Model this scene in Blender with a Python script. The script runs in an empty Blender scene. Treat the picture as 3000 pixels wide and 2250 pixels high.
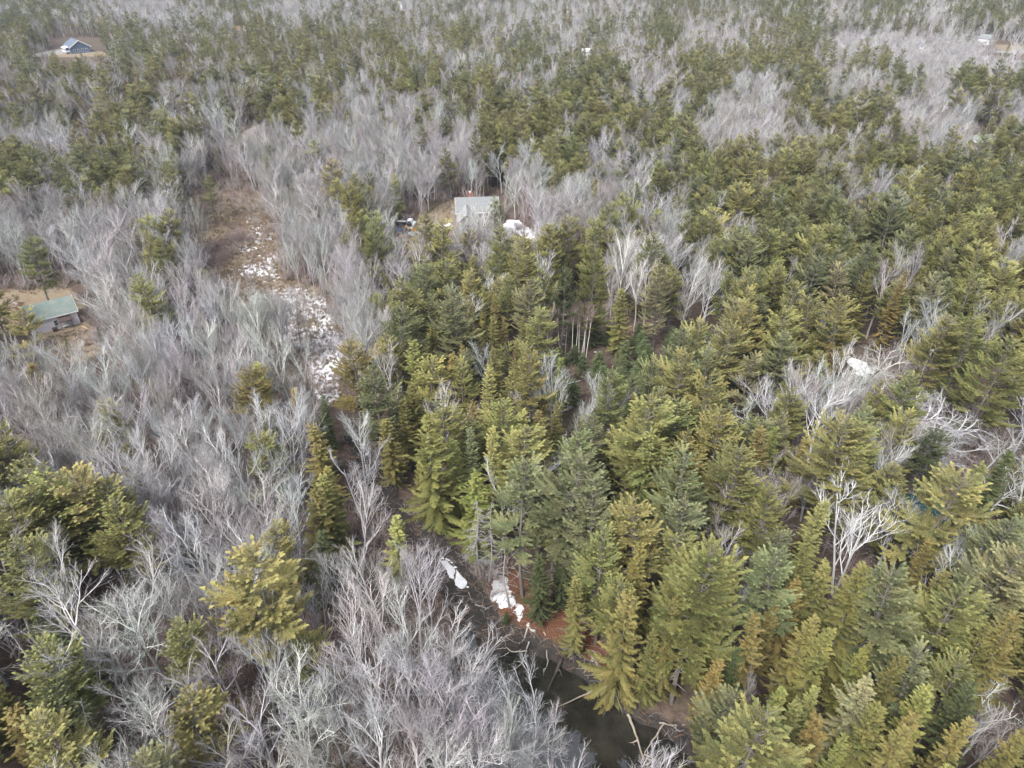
import bpy, math, random
import numpy as np
from mathutils import Vector
PI = math.pi
R = math.radians
random.seed(11)
rng = np.random.default_rng(11)
S = bpy.context.scene
COL = S.collection

# ------------------------------------------------------------------ camera, sky, sun, exposure
CAM_H, PITCH, FOC = 70.0, 33.0, 1533.0          # FOC in units of a 2212 px wide picture
cd = bpy.data.cameras.new('camera'); cam = bpy.data.objects.new('camera', cd); COL.objects.link(cam)
cam.location = (0, 0, CAM_H); cam.rotation_euler = (R(90 - PITCH), 0, 0)
cd.sensor_width = 36.0; cd.lens = 36.0 * FOC / 2212.0; cd.clip_start = 0.5; cd.clip_end = 20000
S.camera = cam
SUN_EL, SUN_AZ = 48.0, 215.0                      # azimuth the light comes from, clockwise from +Y
W = bpy.data.worlds.new('World'); S.world = W; W.use_nodes = True
nt = W.node_tree; nt.nodes.clear()
sky = nt.nodes.new('ShaderNodeTexSky'); sky.sky_type = 'NISHITA'; sky.sun_disc = False
sky.sun_elevation = R(SUN_EL); sky.sun_rotation = R(SUN_AZ); sky.air_density = 1.0; sky.dust_density = 6.0; sky.ozone_density = 1.0
hs = nt.nodes.new('ShaderNodeHueSaturation'); hs.inputs['Saturation'].default_value = 0.45
bg = nt.nodes.new('ShaderNodeBackground'); bg.inputs['Strength'].default_value = 0.15
wo = nt.nodes.new('ShaderNodeOutputWorld')
nt.links.new(sky.outputs[0], hs.inputs['Color']); nt.links.new(hs.outputs[0], bg.inputs[0]); nt.links.new(bg.outputs[0], wo.inputs[0])
sl = bpy.data.lights.new('sun', 'SUN'); sl.energy = 1.3; sl.angle = R(14); sl.color = (1.0, 0.985, 0.96)
so = bpy.data.objects.new('sun', sl); COL.objects.link(so)
_d = Vector((math.sin(R(SUN_AZ)) * math.cos(R(SUN_EL)), math.cos(R(SUN_AZ)) * math.cos(R(SUN_EL)), math.sin(R(SUN_EL))))
so.rotation_euler = _d.to_track_quat('Z', 'Y').to_euler()
S.view_settings.view_transform = 'Standard'; S.view_settings.look = 'None'
S.view_settings.gamma = 1.0; S.view_settings.exposure = 1.38
S.render.engine = 'CYCLES'
cy = S.cycles
cy.max_bounces = 6; cy.diffuse_bounces = 2; cy.glossy_bounces = 2; cy.transmission_bounces = 3; cy.transparent_max_bounces = 4; cy.volume_bounces = 0
cy.caustics_reflective = False; cy.caustics_refractive = False
cy.use_denoising = True; cy.denoiser = 'OPENIMAGEDENOISE'; cy.denoising_input_passes = 'RGB_ALBEDO_NORMAL'; cy.denoising_prefilter = 'ACCURATE'

# ------------------------------------------------------------------ pixel <-> world helpers (2212 x 1659 picture units)
CP, SP = math.cos(R(PITCH)), math.sin(R(PITCH))
def at(u, v, z=0.0):
    x = (u - 1106) / FOC; y = -(v - 829.5) / FOC
    d = (x, CP + y * SP, -SP + y * CP)
    t = (z - CAM_H) / d[2]
    return d[0] * t, d[1] * t
def pix(X, Y, Z):
    X = np.asarray(X, float); Y = np.asarray(Y, float); Z = np.asarray(Z, float) - CAM_H
    w = Y * CP - Z * SP
    w = np.where(w < 1, 1, w)
    return 1106 + FOC * X / w, 829.5 - FOC * (Y * SP + Z * CP) / w, w
def wpoly(pts, z=0.0): return np.array([at(u, v, z) for u, v in pts])
def pdist(P, X, Y):
    """signed distance to polygon P, positive inside"""
    X = np.asarray(X, float); Y = np.asarray(Y, float)
    best = np.full(X.shape, 1e9); inside = np.zeros(X.shape, bool)
    n = len(P)
    for i in range(n):
        x0, y0 = P[i]; x1, y1 = P[(i + 1) % n]
        dx, dy = x1 - x0, y1 - y0
        t = np.clip(((X - x0) * dx + (Y - y0) * dy) / (dx * dx + dy * dy + 1e-9), 0, 1)
        best = np.minimum(best, np.hypot(X - x0 - t * dx, Y - y0 - t * dy))
        c = ((y0 > Y) != (y1 > Y)) & (X < (x1 - x0) * (Y - y0) / (y1 - y0 + 1e-12) + x0)
        inside ^= c
    return np.where(inside, best, -best)
def sm(a, b, x): t = np.clip((x - a) / (b - a), 0, 1); return t * t * (3 - 2 * t)
_ph = rng.uniform(0, 6.28, (8, 2)); _fr = rng.uniform(-1, 1, (8, 2))
def wob(X, Y, s):
    r = 0
    for k in range(8): r = r + np.sin(X * _fr[k, 0] / s * 2.2 + Y * _fr[k, 1] / s * 2.2 + _ph[k, 0])
    return r / 4.0

CHANNEL = wpoly([(745, 900), (790, 925), (835, 1000), (870, 1075), (905, 1120), (960, 1150), (1010, 1200), (1040, 1262), (1068, 1305), (1082, 1330),
                 (1150, 1362), (1230, 1400), (1290, 1432), (1330, 1490), (1400, 1530), (1480, 1560), (1560, 1659), (1640, 1800), (880, 1800), (915, 1659),
                 (935, 1550), (955, 1470), (985, 1400), (985, 1360), (965, 1310), (930, 1250), (890, 1190), (850, 1130), (800, 1080), (775, 1010), (742, 945)])
WATER = wpoly([(1008, 1352), (1040, 1375), (1062, 1400), (1140, 1402), (1215, 1420), (1250, 1455), (1315, 1480), (1360, 1525), (1420, 1562), (1470, 1600),
               (1510, 1659), (1580, 1810), (890, 1810), (925, 1659), (945, 1550), (960, 1480), (990, 1420), (995, 1375)], -0.75)
POND = wpoly([(-60, 985), (20, 985), (46, 1010), (50, 1055), (20, 1068), (-60, 1080)])
MEADOW = wpoly([(495, 440), (560, 455), (600, 500), (610, 600), (690, 620), (728, 680), (745, 760), (740, 860), (700, 885), (672, 850), (660, 780),
                (600, 740), (560, 700), (490, 660), (450, 600), (500, 560), (530, 500)])
FIELDS = [wpoly([(410, 425), (470, 412), (560, 415), (575, 440), (545, 475), (500, 480), (430, 470)]),
          wpoly([(425, 488), (480, 480), (500, 500), (470, 525), (430, 520)]),
          wpoly([(440, 590), (500, 560), (530, 600), (600, 640), (590, 690), (520, 670), (460, 640)]),
          wpoly([(-60, 625), (60, 625), (150, 622), (190, 660), (205, 700), (225, 760), (160, 790), (120, 740), (70, 720), (-60, 720)]),
          wpoly([(-60, 790), (40, 800), (60, 880), (-60, 890)]),
          wpoly([(915, 470), (950, 440), (985, 428), (1010, 440), (1000, 480), (980, 520), (900, 530), (850, 505), (860, 485)]),
          wpoly([(95, 112), (180, 110), (250, 113), (255, 120), (180, 124), (90, 124), (80, 120)]),
          wpoly([(2120, 97), (2212, 98), (2300, 100), (2300, 114), (2160, 110)]),
          wpoly([(1960, 1030), (2010, 1040), (2010, 1075), (1965, 1075)])]
GRAVEL = [wpoly([(120, 106), (170, 104), (200, 114), (172, 116), (120, 114), (80, 130), (84, 145), (70, 145), (72, 120)]),
          wpoly([(455, 312), (560, 268), (580, 274), (560, 292), (465, 325)]),
          wpoly([(862, 488), (920, 486), (935, 520), (870, 520)]),
          wpoly([(2080, 103), (2212, 112), (2300, 118), (2300, 122), (2190, 117), (2075, 107)])]
ROAD = wpoly([(1815, 762), (1832, 762), (1905, 800), (1950, 830), (2040, 892), (2140, 960), (2120, 985), (2030, 925), (1960, 880), (1900, 838), (1850, 810)])
RUST = wpoly([(1055, 1180), (1090, 1190), (1130, 1250), (1190, 1290), (1260, 1350), (1320, 1400), (1390, 1470), (1360, 1500), (1290, 1440), (1230, 1400),
              (1150, 1362), (1082, 1325), (1068, 1300), (1045, 1240)])
SNOWS = [(MEADOW, 1.0), (ROAD, 0.85),
         (wpoly([(1050, 1215), (1068, 1220), (1095, 1250), (1108, 1290), (1125, 1315), (1150, 1345), (1138, 1352), (1110, 1318), (1080, 1305), (1062, 1290), (1062, 1270), (1075, 1260), (1065, 1240)]), 1.3),
         (wpoly([(1370, 500), (1430, 505), (1470, 540), (1440, 560), (1395, 600), (1385, 560)]), 0.8),
         (wpoly([(1095, 475), (1120, 474), (1150, 500), (1190, 520), (1160, 525), (1110, 505)]), 1.3),
         (wpoly([(750, 930), (775, 925), (800, 950), (810, 975), (790, 985), (765, 965)]), 0.7),
         (wpoly([(70, 126), (95, 130), (92, 148), (68, 140)]), 0.9),
         (wpoly([(1305, 860), (1320, 860), (1330, 960), (1310, 980)]), 0.7),
         (wpoly([(1280, 755), (1310, 765), (1380, 800), (1370, 815), (1300, 785)]), 0.7)]
_c = None
def ground_z(X, Y):
    X = np.asarray(X, float); Y = np.asarray(Y, float)
    z = 0.35 * wob(X, Y, 30) * sm(60, 300, Y) + 1.5 * wob(X, Y, 160) * sm(300, 900, Y)
    d = pdist(CHANNEL, X, Y) + 0.5 * wob(X, Y, 3.0)
    z = z * sm(0, -25, d)
    z = z - 0.85 * sm(-1.2, 2.2, d)
    dw = pdist(WATER, X, Y)
    z = z - 0.7 * sm(-0.9, 1.6, dw + .35 * wob(X, Y, 1.3))
    dp = pdist(POND, X, Y)
    z = z - 1.0 * sm(-1.0, 1.5, dp)
    return z

# ------------------------------------------------------------------ materials
def mat(name):
    m = bpy.data.materials.new(name); m.use_nodes = True; t = m.node_tree; t.nodes.clear()
    o = t.nodes.new('ShaderNodeOutputMaterial'); b = t.nodes.new('ShaderNodeBsdfPrincipled')
    t.links.new(b.outputs[0], o.inputs[0]); b.inputs['Roughness'].default_value = 0.85
    b.inputs['Specular IOR Level'].default_value = 0.25
    return m, t, b
def N(t, typ, **k):
    n = t.nodes.new(typ)
    for a, v in k.items():
        if isinstance(v, (int, float, str, bool)) and hasattr(n, a): setattr(n, a, v)
    return n
def mixc(t, fac, a, b, mode='MIX'):
    n = t.nodes.new('ShaderNodeMix'); n.data_type = 'RGBA'; n.blend_type = mode
    for s, v in ((n.inputs[0], fac), (n.inputs[6], a), (n.inputs[7], b)):
        if hasattr(v, 'links'): t.links.new(v, s)
        elif isinstance(v, (int, float)): s.default_value = v
        else: s.default_value = (*v, 1) if len(v) == 3 else v
    return n.outputs[2]
def mth(t, op, a, b=None, c=None, clamp=False):
    n = t.nodes.new('ShaderNodeMath'); n.operation = op; n.use_clamp = clamp
    for i, v in enumerate((a, b, c)):
        if v is None: continue
        if hasattr(v, 'links'): t.links.new(v, n.inputs[i])
        else: n.inputs[i].default_value = v
    return n.outputs[0]
def noise(t, scale, detail=3.0, rough=0.55, vec=None):
    n = t.nodes.new('ShaderNodeTexNoise'); n.inputs['Scale'].default_value = scale; n.inputs['Detail'].default_value = detail
    n.inputs['Roughness'].default_value = rough
    if vec is not None: t.links.new(vec, n.inputs['Vector'])
    return n.outputs['Fac']
def pos(t): return t.nodes.new('ShaderNodeNewGeometry').outputs['Position']
def objc(t): return t.nodes.new('ShaderNodeTexCoord').outputs['Object']
def ramp(t, fac, stops):
    n = t.nodes.new('ShaderNodeValToRGB'); t.links.new(fac, n.inputs[0]); e = n.color_ramp.elements
    while len(e) > 1: e.remove(e[0])
    e[0].position = stops[0][0]; e[0].color = (*stops[0][1], 1)
    for p, c in stops[1:]:
        q = e.new(p); q.color = (*c, 1)
    return n.outputs[0]
def solid(name, col, rough=0.8, var=0.12, scale=3.0, spec=0.25, metal=0.0):
    m, t, b = mat(name)
    f = noise(t, scale, 4, 0.6, objc(t))
    c = mixc(t, f, tuple(x * (1 - var * 1.6) for x in col), tuple(min(1, x * (1 + var * 1.6)) for x in col))
    t.links.new(c, b.inputs['Base Color']); b.inputs['Roughness'].default_value = rough
    b.inputs['Specular IOR Level'].default_value = spec; b.inputs['Metallic'].default_value = metal
    return m
def tinted(name, far, foliage=True, gain=1.0):
    """foliage or bark whose colour is the tree's own tint, varied inside the crown by the 'var' attribute"""
    m, t, b = mat(name)
    if far:
        a = t.nodes.new('ShaderNodeAttribute'); a.attribute_type = 'INSTANCER'; a.attribute_name = 'tint'; c = a.outputs['Color']
    else:
        a = t.nodes.new('ShaderNodeObjectInfo'); c = a.outputs['Color']
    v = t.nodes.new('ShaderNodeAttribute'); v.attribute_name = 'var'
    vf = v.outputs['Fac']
    k = mth(t, 'MULTIPLY_ADD', vf, 1.12 if foliage else 0.95, 0.28 if foliage else 0.5)  # foliage gain also paints crown highlight and inner shade into the needle colour
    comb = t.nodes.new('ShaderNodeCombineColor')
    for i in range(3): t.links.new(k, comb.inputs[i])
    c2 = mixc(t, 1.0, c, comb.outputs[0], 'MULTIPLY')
    if foliage:
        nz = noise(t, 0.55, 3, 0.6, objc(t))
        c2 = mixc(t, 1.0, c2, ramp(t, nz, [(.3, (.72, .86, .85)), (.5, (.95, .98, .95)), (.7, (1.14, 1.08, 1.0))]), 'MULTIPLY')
        tr = t.nodes.new('ShaderNodeBsdfTranslucent'); t.links.new(c2, tr.inputs[0])
        mx = t.nodes.new('ShaderNodeMixShader'); mx.inputs[0].default_value = 0.14
        o = [n for n in t.nodes if n.type == 'OUTPUT_MATERIAL'][0]
        t.links.new(b.outputs[0], mx.inputs[1]); t.links.new(tr.outputs[0], mx.inputs[2]); t.links.new(mx.outputs[0], o.inputs[0])
        b.inputs['Roughness'].default_value = 0.6; b.inputs['Specular IOR Level'].default_value = 0.2
    t.links.new(c2, b.inputs['Base Color'])
    return m
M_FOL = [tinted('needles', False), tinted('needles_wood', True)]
M_BARE = [tinted('pale_bark', False, False), tinted('pale_bark_wood', True, False)]
M_BARK = solid('trunk_bark', (0.12, 0.11, 0.10), 0.95, 0.25, 2.0)
M_DEAD = solid('dead_wood', (0.235, 0.23, 0.225), 0.95, 0.15, 2.0)
def birch_mat():
    m, t, b = mat('birch_bark')
    g = t.nodes.new('ShaderNodeMapping'); t.links.new(objc(t), g.inputs[0]); g.inputs['Scale'].default_value = (2, 2, 9)
    f = noise(t, 1.3, 3, 0.6, g.outputs[0])
    t.links.new(ramp(t, f, [(0.0, (0.06, 0.055, 0.05)), (0.38, (0.1, 0.09, 0.08)), (0.43, (0.62, 0.6, 0.56)), (1, (0.72, 0.7, 0.66))]), b.inputs['Base Color'])
    return m
M_BIRCH = birch_mat()
M_BTWIG = solid('birch_twigs', (0.25, 0.20, 0.185), 0.9, 0.2, 1.0)

def ground_mat():
    m, t, b = mat('forest_floor')
    p = pos(t)
    n1 = noise(t, 0.06, 5, 0.6, p); n2 = noise(t, 0.9, 6, 0.7, p); n3 = noise(t, 5.0, 4, 0.7, p); n4 = noise(t, 0.35, 5, 0.7, p)
    za = t.nodes.new('ShaderNodeAttribute'); za.attribute_name = 'zone_a'
    zb = t.nodes.new('ShaderNodeAttribute'); zb.attribute_name = 'zone_b'
    sa = t.nodes.new('ShaderNodeSeparateColor'); t.links.new(za.outputs['Color'], sa.inputs[0])
    sb = t.nodes.new('ShaderNodeSeparateColor'); t.links.new(zb.outputs['Color'], sb.inputs[0])
    litter = ramp(t, n2, [(0.25, (0.036, 0.028, 0.024)), (0.5, (0.078, 0.057, 0.046)), (0.68, (0.12, 0.088, 0.07)), (0.85, (0.16, 0.13, 0.108))])
    moss = mixc(t, mth(t, 'MULTIPLY', sm_node(t, n1, 0.5, 0.62), 0.5), litter, (0.05, 0.055, 0.025))
    grass = ramp(t, n3, [(0.25, (0.095, 0.076, 0.052)), (0.5, (0.18, 0.145, 0.10)), (0.8, (0.25, 0.21, 0.15))])
    grass = mixc(t, sm_node(t, n4, 0.5, 0.7), grass, (0.13, 0.09, 0.06))
    mud = ramp(t, n2, [(0.3, (0.012, 0.011, 0.010)), (0.5, (0.030, 0.026, 0.024)), (0.68, (0.05, 0.043, 0.038)), (0.9, (0.085, 0.07, 0.06))])
    rust = ramp(t, n3, [(0.3, (0.07, 0.03, 0.016)), (0.6, (0.135, 0.06, 0.034)), (0.85, (0.18, 0.10, 0.06))])
    rust = mixc(t, sm_node(t, n2, 0.52, 0.7), rust, (0.09, 0.05, 0.03))
    grav = ramp(t, n3, [(0.3, (0.16, 0.15, 0.14)), (0.8, (0.27, 0.26, 0.245))])
    def edge(w, nz, k=0.5):                      # crisp ragged border
        return sm_node(t, mth(t, 'ADD', w, mth(t, 'MULTIPLY', mth(t, 'SUBTRACT', nz, 0.5), k)), 0.45, 0.6)
    c = moss
    c = mixc(t, edge(sa.outputs[0], n4, 0.8), c, grass)
    c = mixc(t, edge(sa.outputs[2], n2, 0.9), c, rust)
    c = mixc(t, edge(sb.outputs[1], n2, 0.4), c, grav)
    c = mixc(t, edge(sa.outputs[1], n2, 0.7), c, mud)
    # snow: melting patches, weight in zone_b red
    sn = mth(t, 'ADD', mth(t, 'MULTIPLY', noise(t, 0.11, 3, 0.55, p), 0.9), mth(t, 'MULTIPLY', noise(t, 0.75, 5, 0.6, p), 0.9))
    sn = mth(t, 'ADD', sn, mth(t, 'MULTIPLY_ADD', sb.outputs[0], 0.62, -1.02))
    sn = sm_node(t, sn, 0.30, 0.335)
    sn = mth(t, 'MULTIPLY', sn, sm_node(t, sb.outputs[0], 0.08, 0.2))
    c = mixc(t, sn, c, (0.56, 0.57, 0.60))
    t.links.new(c, b.inputs['Base Color'])
    b.inputs['Roughness'].default_value = 0.95
    rr = mth(t, 'MULTIPLY_ADD', sa.outputs[1], -0.12, 0.95); t.links.new(rr, b.inputs['Roughness'])
    bp = t.nodes.new('ShaderNodeBump'); bp.inputs['Strength'].default_value = 0.6; bp.inputs['Distance'].default_value = 0.25
    t.links.new(mth(t, 'ADD', n2, mth(t, 'MULTIPLY', sn, 0.8)), bp.inputs['Height']); t.links.new(bp.outputs[0], b.inputs['Normal'])
    return m
def sm_node(t, v, a, b):
    n = t.nodes.new('ShaderNodeMapRange'); n.interpolation_type = 'SMOOTHSTEP'
    t.links.new(v, n.inputs[0]); n.inputs[1].default_value = a; n.inputs[2].default_value = b
    return n.outputs[0]
def water_mat():
    m, t, b = mat('dark_water')
    n = noise(t, 0.5, 3, 0.5, pos(t))
    t.links.new(ramp(t, n, [(0.3, (0.012, 0.012, 0.010)), (0.7, (0.035, 0.033, 0.026))]), b.inputs['Base Color'])
    b.inputs['Roughness'].default_value = 0.03; b.inputs['IOR'].default_value = 1.8; b.inputs['Specular IOR Level'].default_value = 0.7
    bp = t.nodes.new('ShaderNodeBump'); bp.inputs['Strength'].default_value = 0.04; bp.inputs['Distance'].default_value = 0.1
    t.links.new(noise(t, 1.6, 2, 0.5, pos(t)), bp.inputs['Height']); t.links.new(bp.outputs[0], b.inputs['Normal'])
    return m

# ------------------------------------------------------------------ object helpers
def link(name, me, parent=None, m=None, col=COL):
    o = bpy.data.objects.new(name, me)
    if m is not None and me is not None:
        me.materials.clear()
        for k in (m if isinstance(m, (list, tuple)) else [m]): me.materials.append(k)
    if col is not None: col.objects.link(o)
    if parent is not None: o.parent = parent
    return o
def tag(o, label, cat, group=None, kind=None):
    if label: o['label'] = label
    if cat: o['category'] = cat
    if group: o['group'] = group
    if kind: o['kind'] = kind
    return o
def thing(name, label, cat, loc=(0, 0, 0), rz=0, group=None):
    o = bpy.data.objects.new(name, None); COL.objects.link(o); o.empty_display_size = 0.5
    o.location = loc; o.rotation_euler = (0, 0, rz)
    return tag(o, label, cat, group)
class MB:
    """a mesh under construction"""
    def __init__(s): s.v = []; s.f = []; s.a = []; s.m = []
    def tri(s, a, b, c, var=0.5, mi=0):
        n = len(s.v); s.v += [tuple(a), tuple(b), tuple(c)]; s.a += [var] * 3; s.f.append((n, n + 1, n + 2)); s.m.append(mi)
    def quad(s, a, b, c, d, var=0.5, mi=0):
        n = len(s.v); s.v += [tuple(a), tuple(b), tuple(c), tuple(d)]; s.a += [var] * 4; s.f.append((n, n + 1, n + 2, n + 3)); s.m.append(mi)
    def tube(s, pts, rad, k=5, var=0.5, mi=0, cap=True):
        n0 = len(s.v); P = [Vector(p) for p in pts]
        for i, p in enumerate(P):
            d = (P[min(i + 1, len(P) - 1)] - P[max(i - 1, 0)])
            if d.length < 1e-6: d = Vector((0, 0, 1))
            d.normalize()
            a = d.cross(Vector((0.31, 0.95, 0.05)) if abs(d.y) < 0.9 else Vector((1, 0, 0))).normalized(); b2 = d.cross(a)
            for j in range(k):
                an = 2 * PI * j / k
                s.v.append(tuple(p + (a * math.cos(an) + b2 * math.sin(an)) * rad[i])); s.a.append(var)
        for i in range(len(P) - 1):
            for j in range(k):
                j2 = (j + 1) % k
                s.f.append((n0 + i * k + j, n0 + i * k + j2, n0 + (i + 1) * k + j2, n0 + (i + 1) * k + j)); s.m.append(mi)
        if cap and k > 2:
            s.f.append(tuple(n0 + (len(P) - 1) * k + j for j in range(k))); s.m.append(mi)
            s.f.append(tuple(n0 + k - 1 - j for j in range(k))); s.m.append(mi)
    def box(s, x0, x1, y0, y1, z0, z1, mi=0, var=0.5):
        n = len(s.v)
        s.v += [(x0, y0, z0), (x1, y0, z0), (x1, y1, z0), (x0, y1, z0), (x0, y0, z1), (x1, y0, z1), (x1, y1, z1), (x0, y1, z1)]; s.a += [var] * 8
        for q in ((0, 3, 2, 1), (4, 5, 6, 7), (0, 1, 5, 4), (1, 2, 6, 5), (2, 3, 7, 6), (3, 0, 4, 7)):
            s.f.append(tuple(n + i for i in q)); s.m.append(mi)
    def prism(s, prof, a0, a1, axis='x', mi=0):
        """extrude a closed 2-D profile; axis x: profile is (y,z)"""
        n = len(s.v); k = len(prof)
        for a in (a0, a1):
            for p, q in prof:
                s.v.append((a, p, q) if axis == 'x' else (p, a, q)); s.a.append(0.5)
        fs = [tuple(n + i for i in range(k))[::-1], tuple(n + k + i for i in range(k))]
        fs += [(n + i, n + (i + 1) % k, n + k + (i + 1) % k, n + k + i) for i in range(k)]
        s.f += fs; s.m += [mi] * len(fs)
    def mesh(s, name, smooth=False):
        me = bpy.data.meshes.new(name); me.from_pydata(s.v, [], s.f)
        at_ = me.attributes.new('var', 'FLOAT', 'POINT'); at_.data.foreach_set('value', s.a)
        me.polygons.foreach_set('material_index', s.m)
        if smooth: me.polygons.foreach_set('use_smooth', [True] * len(s.f))
        me.update(); return me
def up_fix(me):
    import bmesh
    bm = bmesh.new(); bm.from_mesh(me); bmesh.ops.recalc_face_normals(bm, faces=bm.faces); bm.to_mesh(me); bm.free(); return me

# ------------------------------------------------------------------ the ground, one sheet out to the horizon
def axis(lo, hi, a, b, step, grow, far):
    v = list(np.arange(a, b + 1e-6, step)); s = step; x = b
    while x < far: s *= grow; x += s; v.append(x)
    s = step; x = a; w = []
    while x > lo: s *= grow; x -= s; w.append(x)
    return np.array(w[::-1] + v)
xs = axis(-6000, 0, -150, 150, 1.0, 1.09, 6000); ys = axis(-300, 0, 24, 215, 0.9, 1.05, 9000)
GX, GY = np.meshgrid(xs, ys); GZ = ground_z(GX, GY)
nx, ny = len(xs), len(ys)
me = bpy.data.meshes.new('ground')
V = np.stack([GX.ravel(), GY.ravel(), GZ.ravel()], 1)
idx = np.arange(nx * ny).reshape(ny, nx)
F = np.stack([idx[:-1, :-1].ravel(), idx[:-1, 1:].ravel(), idx[1:, 1:].ravel(), idx[1:, :-1].ravel()], 1)
me.from_pydata(V.tolist(), [], F.tolist())
def zone(polys, soft):
    r = np.zeros(GX.shape)
    for p in polys:
        s = soft * np.clip(GY / 120, 1, 5)
        r = np.maximum(r, sm(-1, 1, pdist(p, GX, GY) / s))
    return r
dch = pdist(CHANNEL, GX, GY)
za = np.stack([zone(FIELDS + [MEADOW], 3.0), np.maximum(sm(-0.6, 0.8, dch), zone([POND], 1.0)), zone([RUST], 1.5), np.ones(GX.shape)], -1)
sn = np.zeros(GX.shape)
for p, w in SNOWS:
    sn = np.maximum(sn, w * sm(-1, 1, pdist(p, GX, GY) / (1.2 * np.clip(GY / 120, 1, 4))))
_u, _v, _w = pix(GX, GY, 0)
dense = sm(-1, 1, pdist(wpoly([(605, 600), (660, 640), (745, 650), (750, 870), (660, 870), (655, 790), (595, 740), (570, 660)]), GX, GY) / 5)
inm = pdist(MEADOW, GX, GY) > -8
sn = np.where(inm, sn * (0.60 + 0.25 * dense), sn)
zb = np.stack([sn, zone(GRAVEL, 1.2), np.zeros(GX.shape), np.ones(GX.shape)], -1)
for nm, d in (('zone_a', za), ('zone_b', zb)):
    a = me.attributes.new(nm, 'FLOAT_COLOR', 'POINT'); a.data.foreach_set('color', np.clip(d, 0, 2).ravel())
me.polygons.foreach_set('use_smooth', [True] * len(me.polygons))
tag(link('ground', me, m=ground_mat()), None, None, kind='structure')
def sheet(name, P, z, m):
    me = bpy.data.meshes.new(name); me.from_pydata([(x, y, z) for x, y in P], [], [tuple(range(len(P)))])
    o = link(name, me, m=m)
    if me.polygons[0].normal.z < 0: me.flip_normals()
    return tag(o, None, None, kind='structure')
MW = water_mat()
Pw = wpoly([(990, 1330), (1100, 1380), (1230, 1395), (1330, 1480), (1480, 1560), (1560, 1659), (1660, 1830), (850, 1830), (890, 1659), (930, 1480)], -0.9)
sheet('water', Pw, -1.12, MW)
sheet('water', wpoly([(-120, 970), (30, 975), (60, 1010), (60, 1060), (25, 1078), (-120, 1090)]), -0.62, MW)

# ------------------------------------------------------------------ tree prototypes
def rv(s=1.0): return Vector((random.gauss(0, s), random.gauss(0, s), random.gauss(0, s)))
def bough(c, A, d, sd, L, rise, droop, tipup, wmax, bv, step=.32, tuft=0.0, sprayup=0.0, u0=.15, fwd=.75, rag=.35):
    """one leafy branch: overlapping side sprays along a curved spine, ragged at the edge"""
    st = max(2, int(L / step)); P = lambda u: A + d * (L * u) + Vector((0, 0, L * (rise * u + droop * u * u + tipup * u ** 4)))
    prev = P(u0); n = st
    for k in range(1, n + 1):
        u = u0 + (1 - u0) * k / n; p = P(u); um = u - .5 * (1 - u0) / n
        prof = min(1.0, .45 + 2.2 * (um - u0)) * (1.0 - .62 * um ** 2.2)
        for sg in (-1, 1):
            w = wmax * prof * random.uniform(1 - rag, 1 + rag * .6)
            vv = min(1, max(0, bv + .22 * um + random.uniform(-.10, .10)))  # paler young growth outward, with painted highlight and shade contrast
            up = Vector((0, 0, w * (sprayup + random.uniform(-.10, .12))))
            o = sd * (sg * w) + d * (w * fwd) + up
            mid = prev.lerp(p, .5) + o * .62
            c.quad(prev, p, mid + d * (.22 * step) + sd * sg * .02, mid - d * (.55 * step), vv)
            t1 = prev + o * random.uniform(.85, 1.15) + d * (.1 * w); t2 = p + o * random.uniform(.8, 1.1)
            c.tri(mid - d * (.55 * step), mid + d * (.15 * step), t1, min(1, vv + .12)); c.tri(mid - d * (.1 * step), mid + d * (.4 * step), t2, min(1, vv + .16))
            if tuft:
                q = prev.lerp(p, random.random()) + o * random.uniform(.2, .9); a = random.uniform(0, 6.28); h = tuft * random.uniform(.6, 1.2)
                e = Vector((math.cos(a), math.sin(a), 0)) * (h * .32)
                c.tri(q - e, q + e, q + d * h * .5 + sd * sg * h * .3 + Vector((0, 0, h)), min(1, vv + .2))
        prev = p
    w = .16 + .12 * wmax; e = P(1.0); c.quad(e - sd * w, e + sd * w, e + d * (w * 1.6) + sd * w * .4 + Vector((0, 0, .04 * L)), e + d * (w * 2.2) - sd * w * .3 + Vector((0, 0, .05 * L)), min(1, bv + .35))
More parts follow.
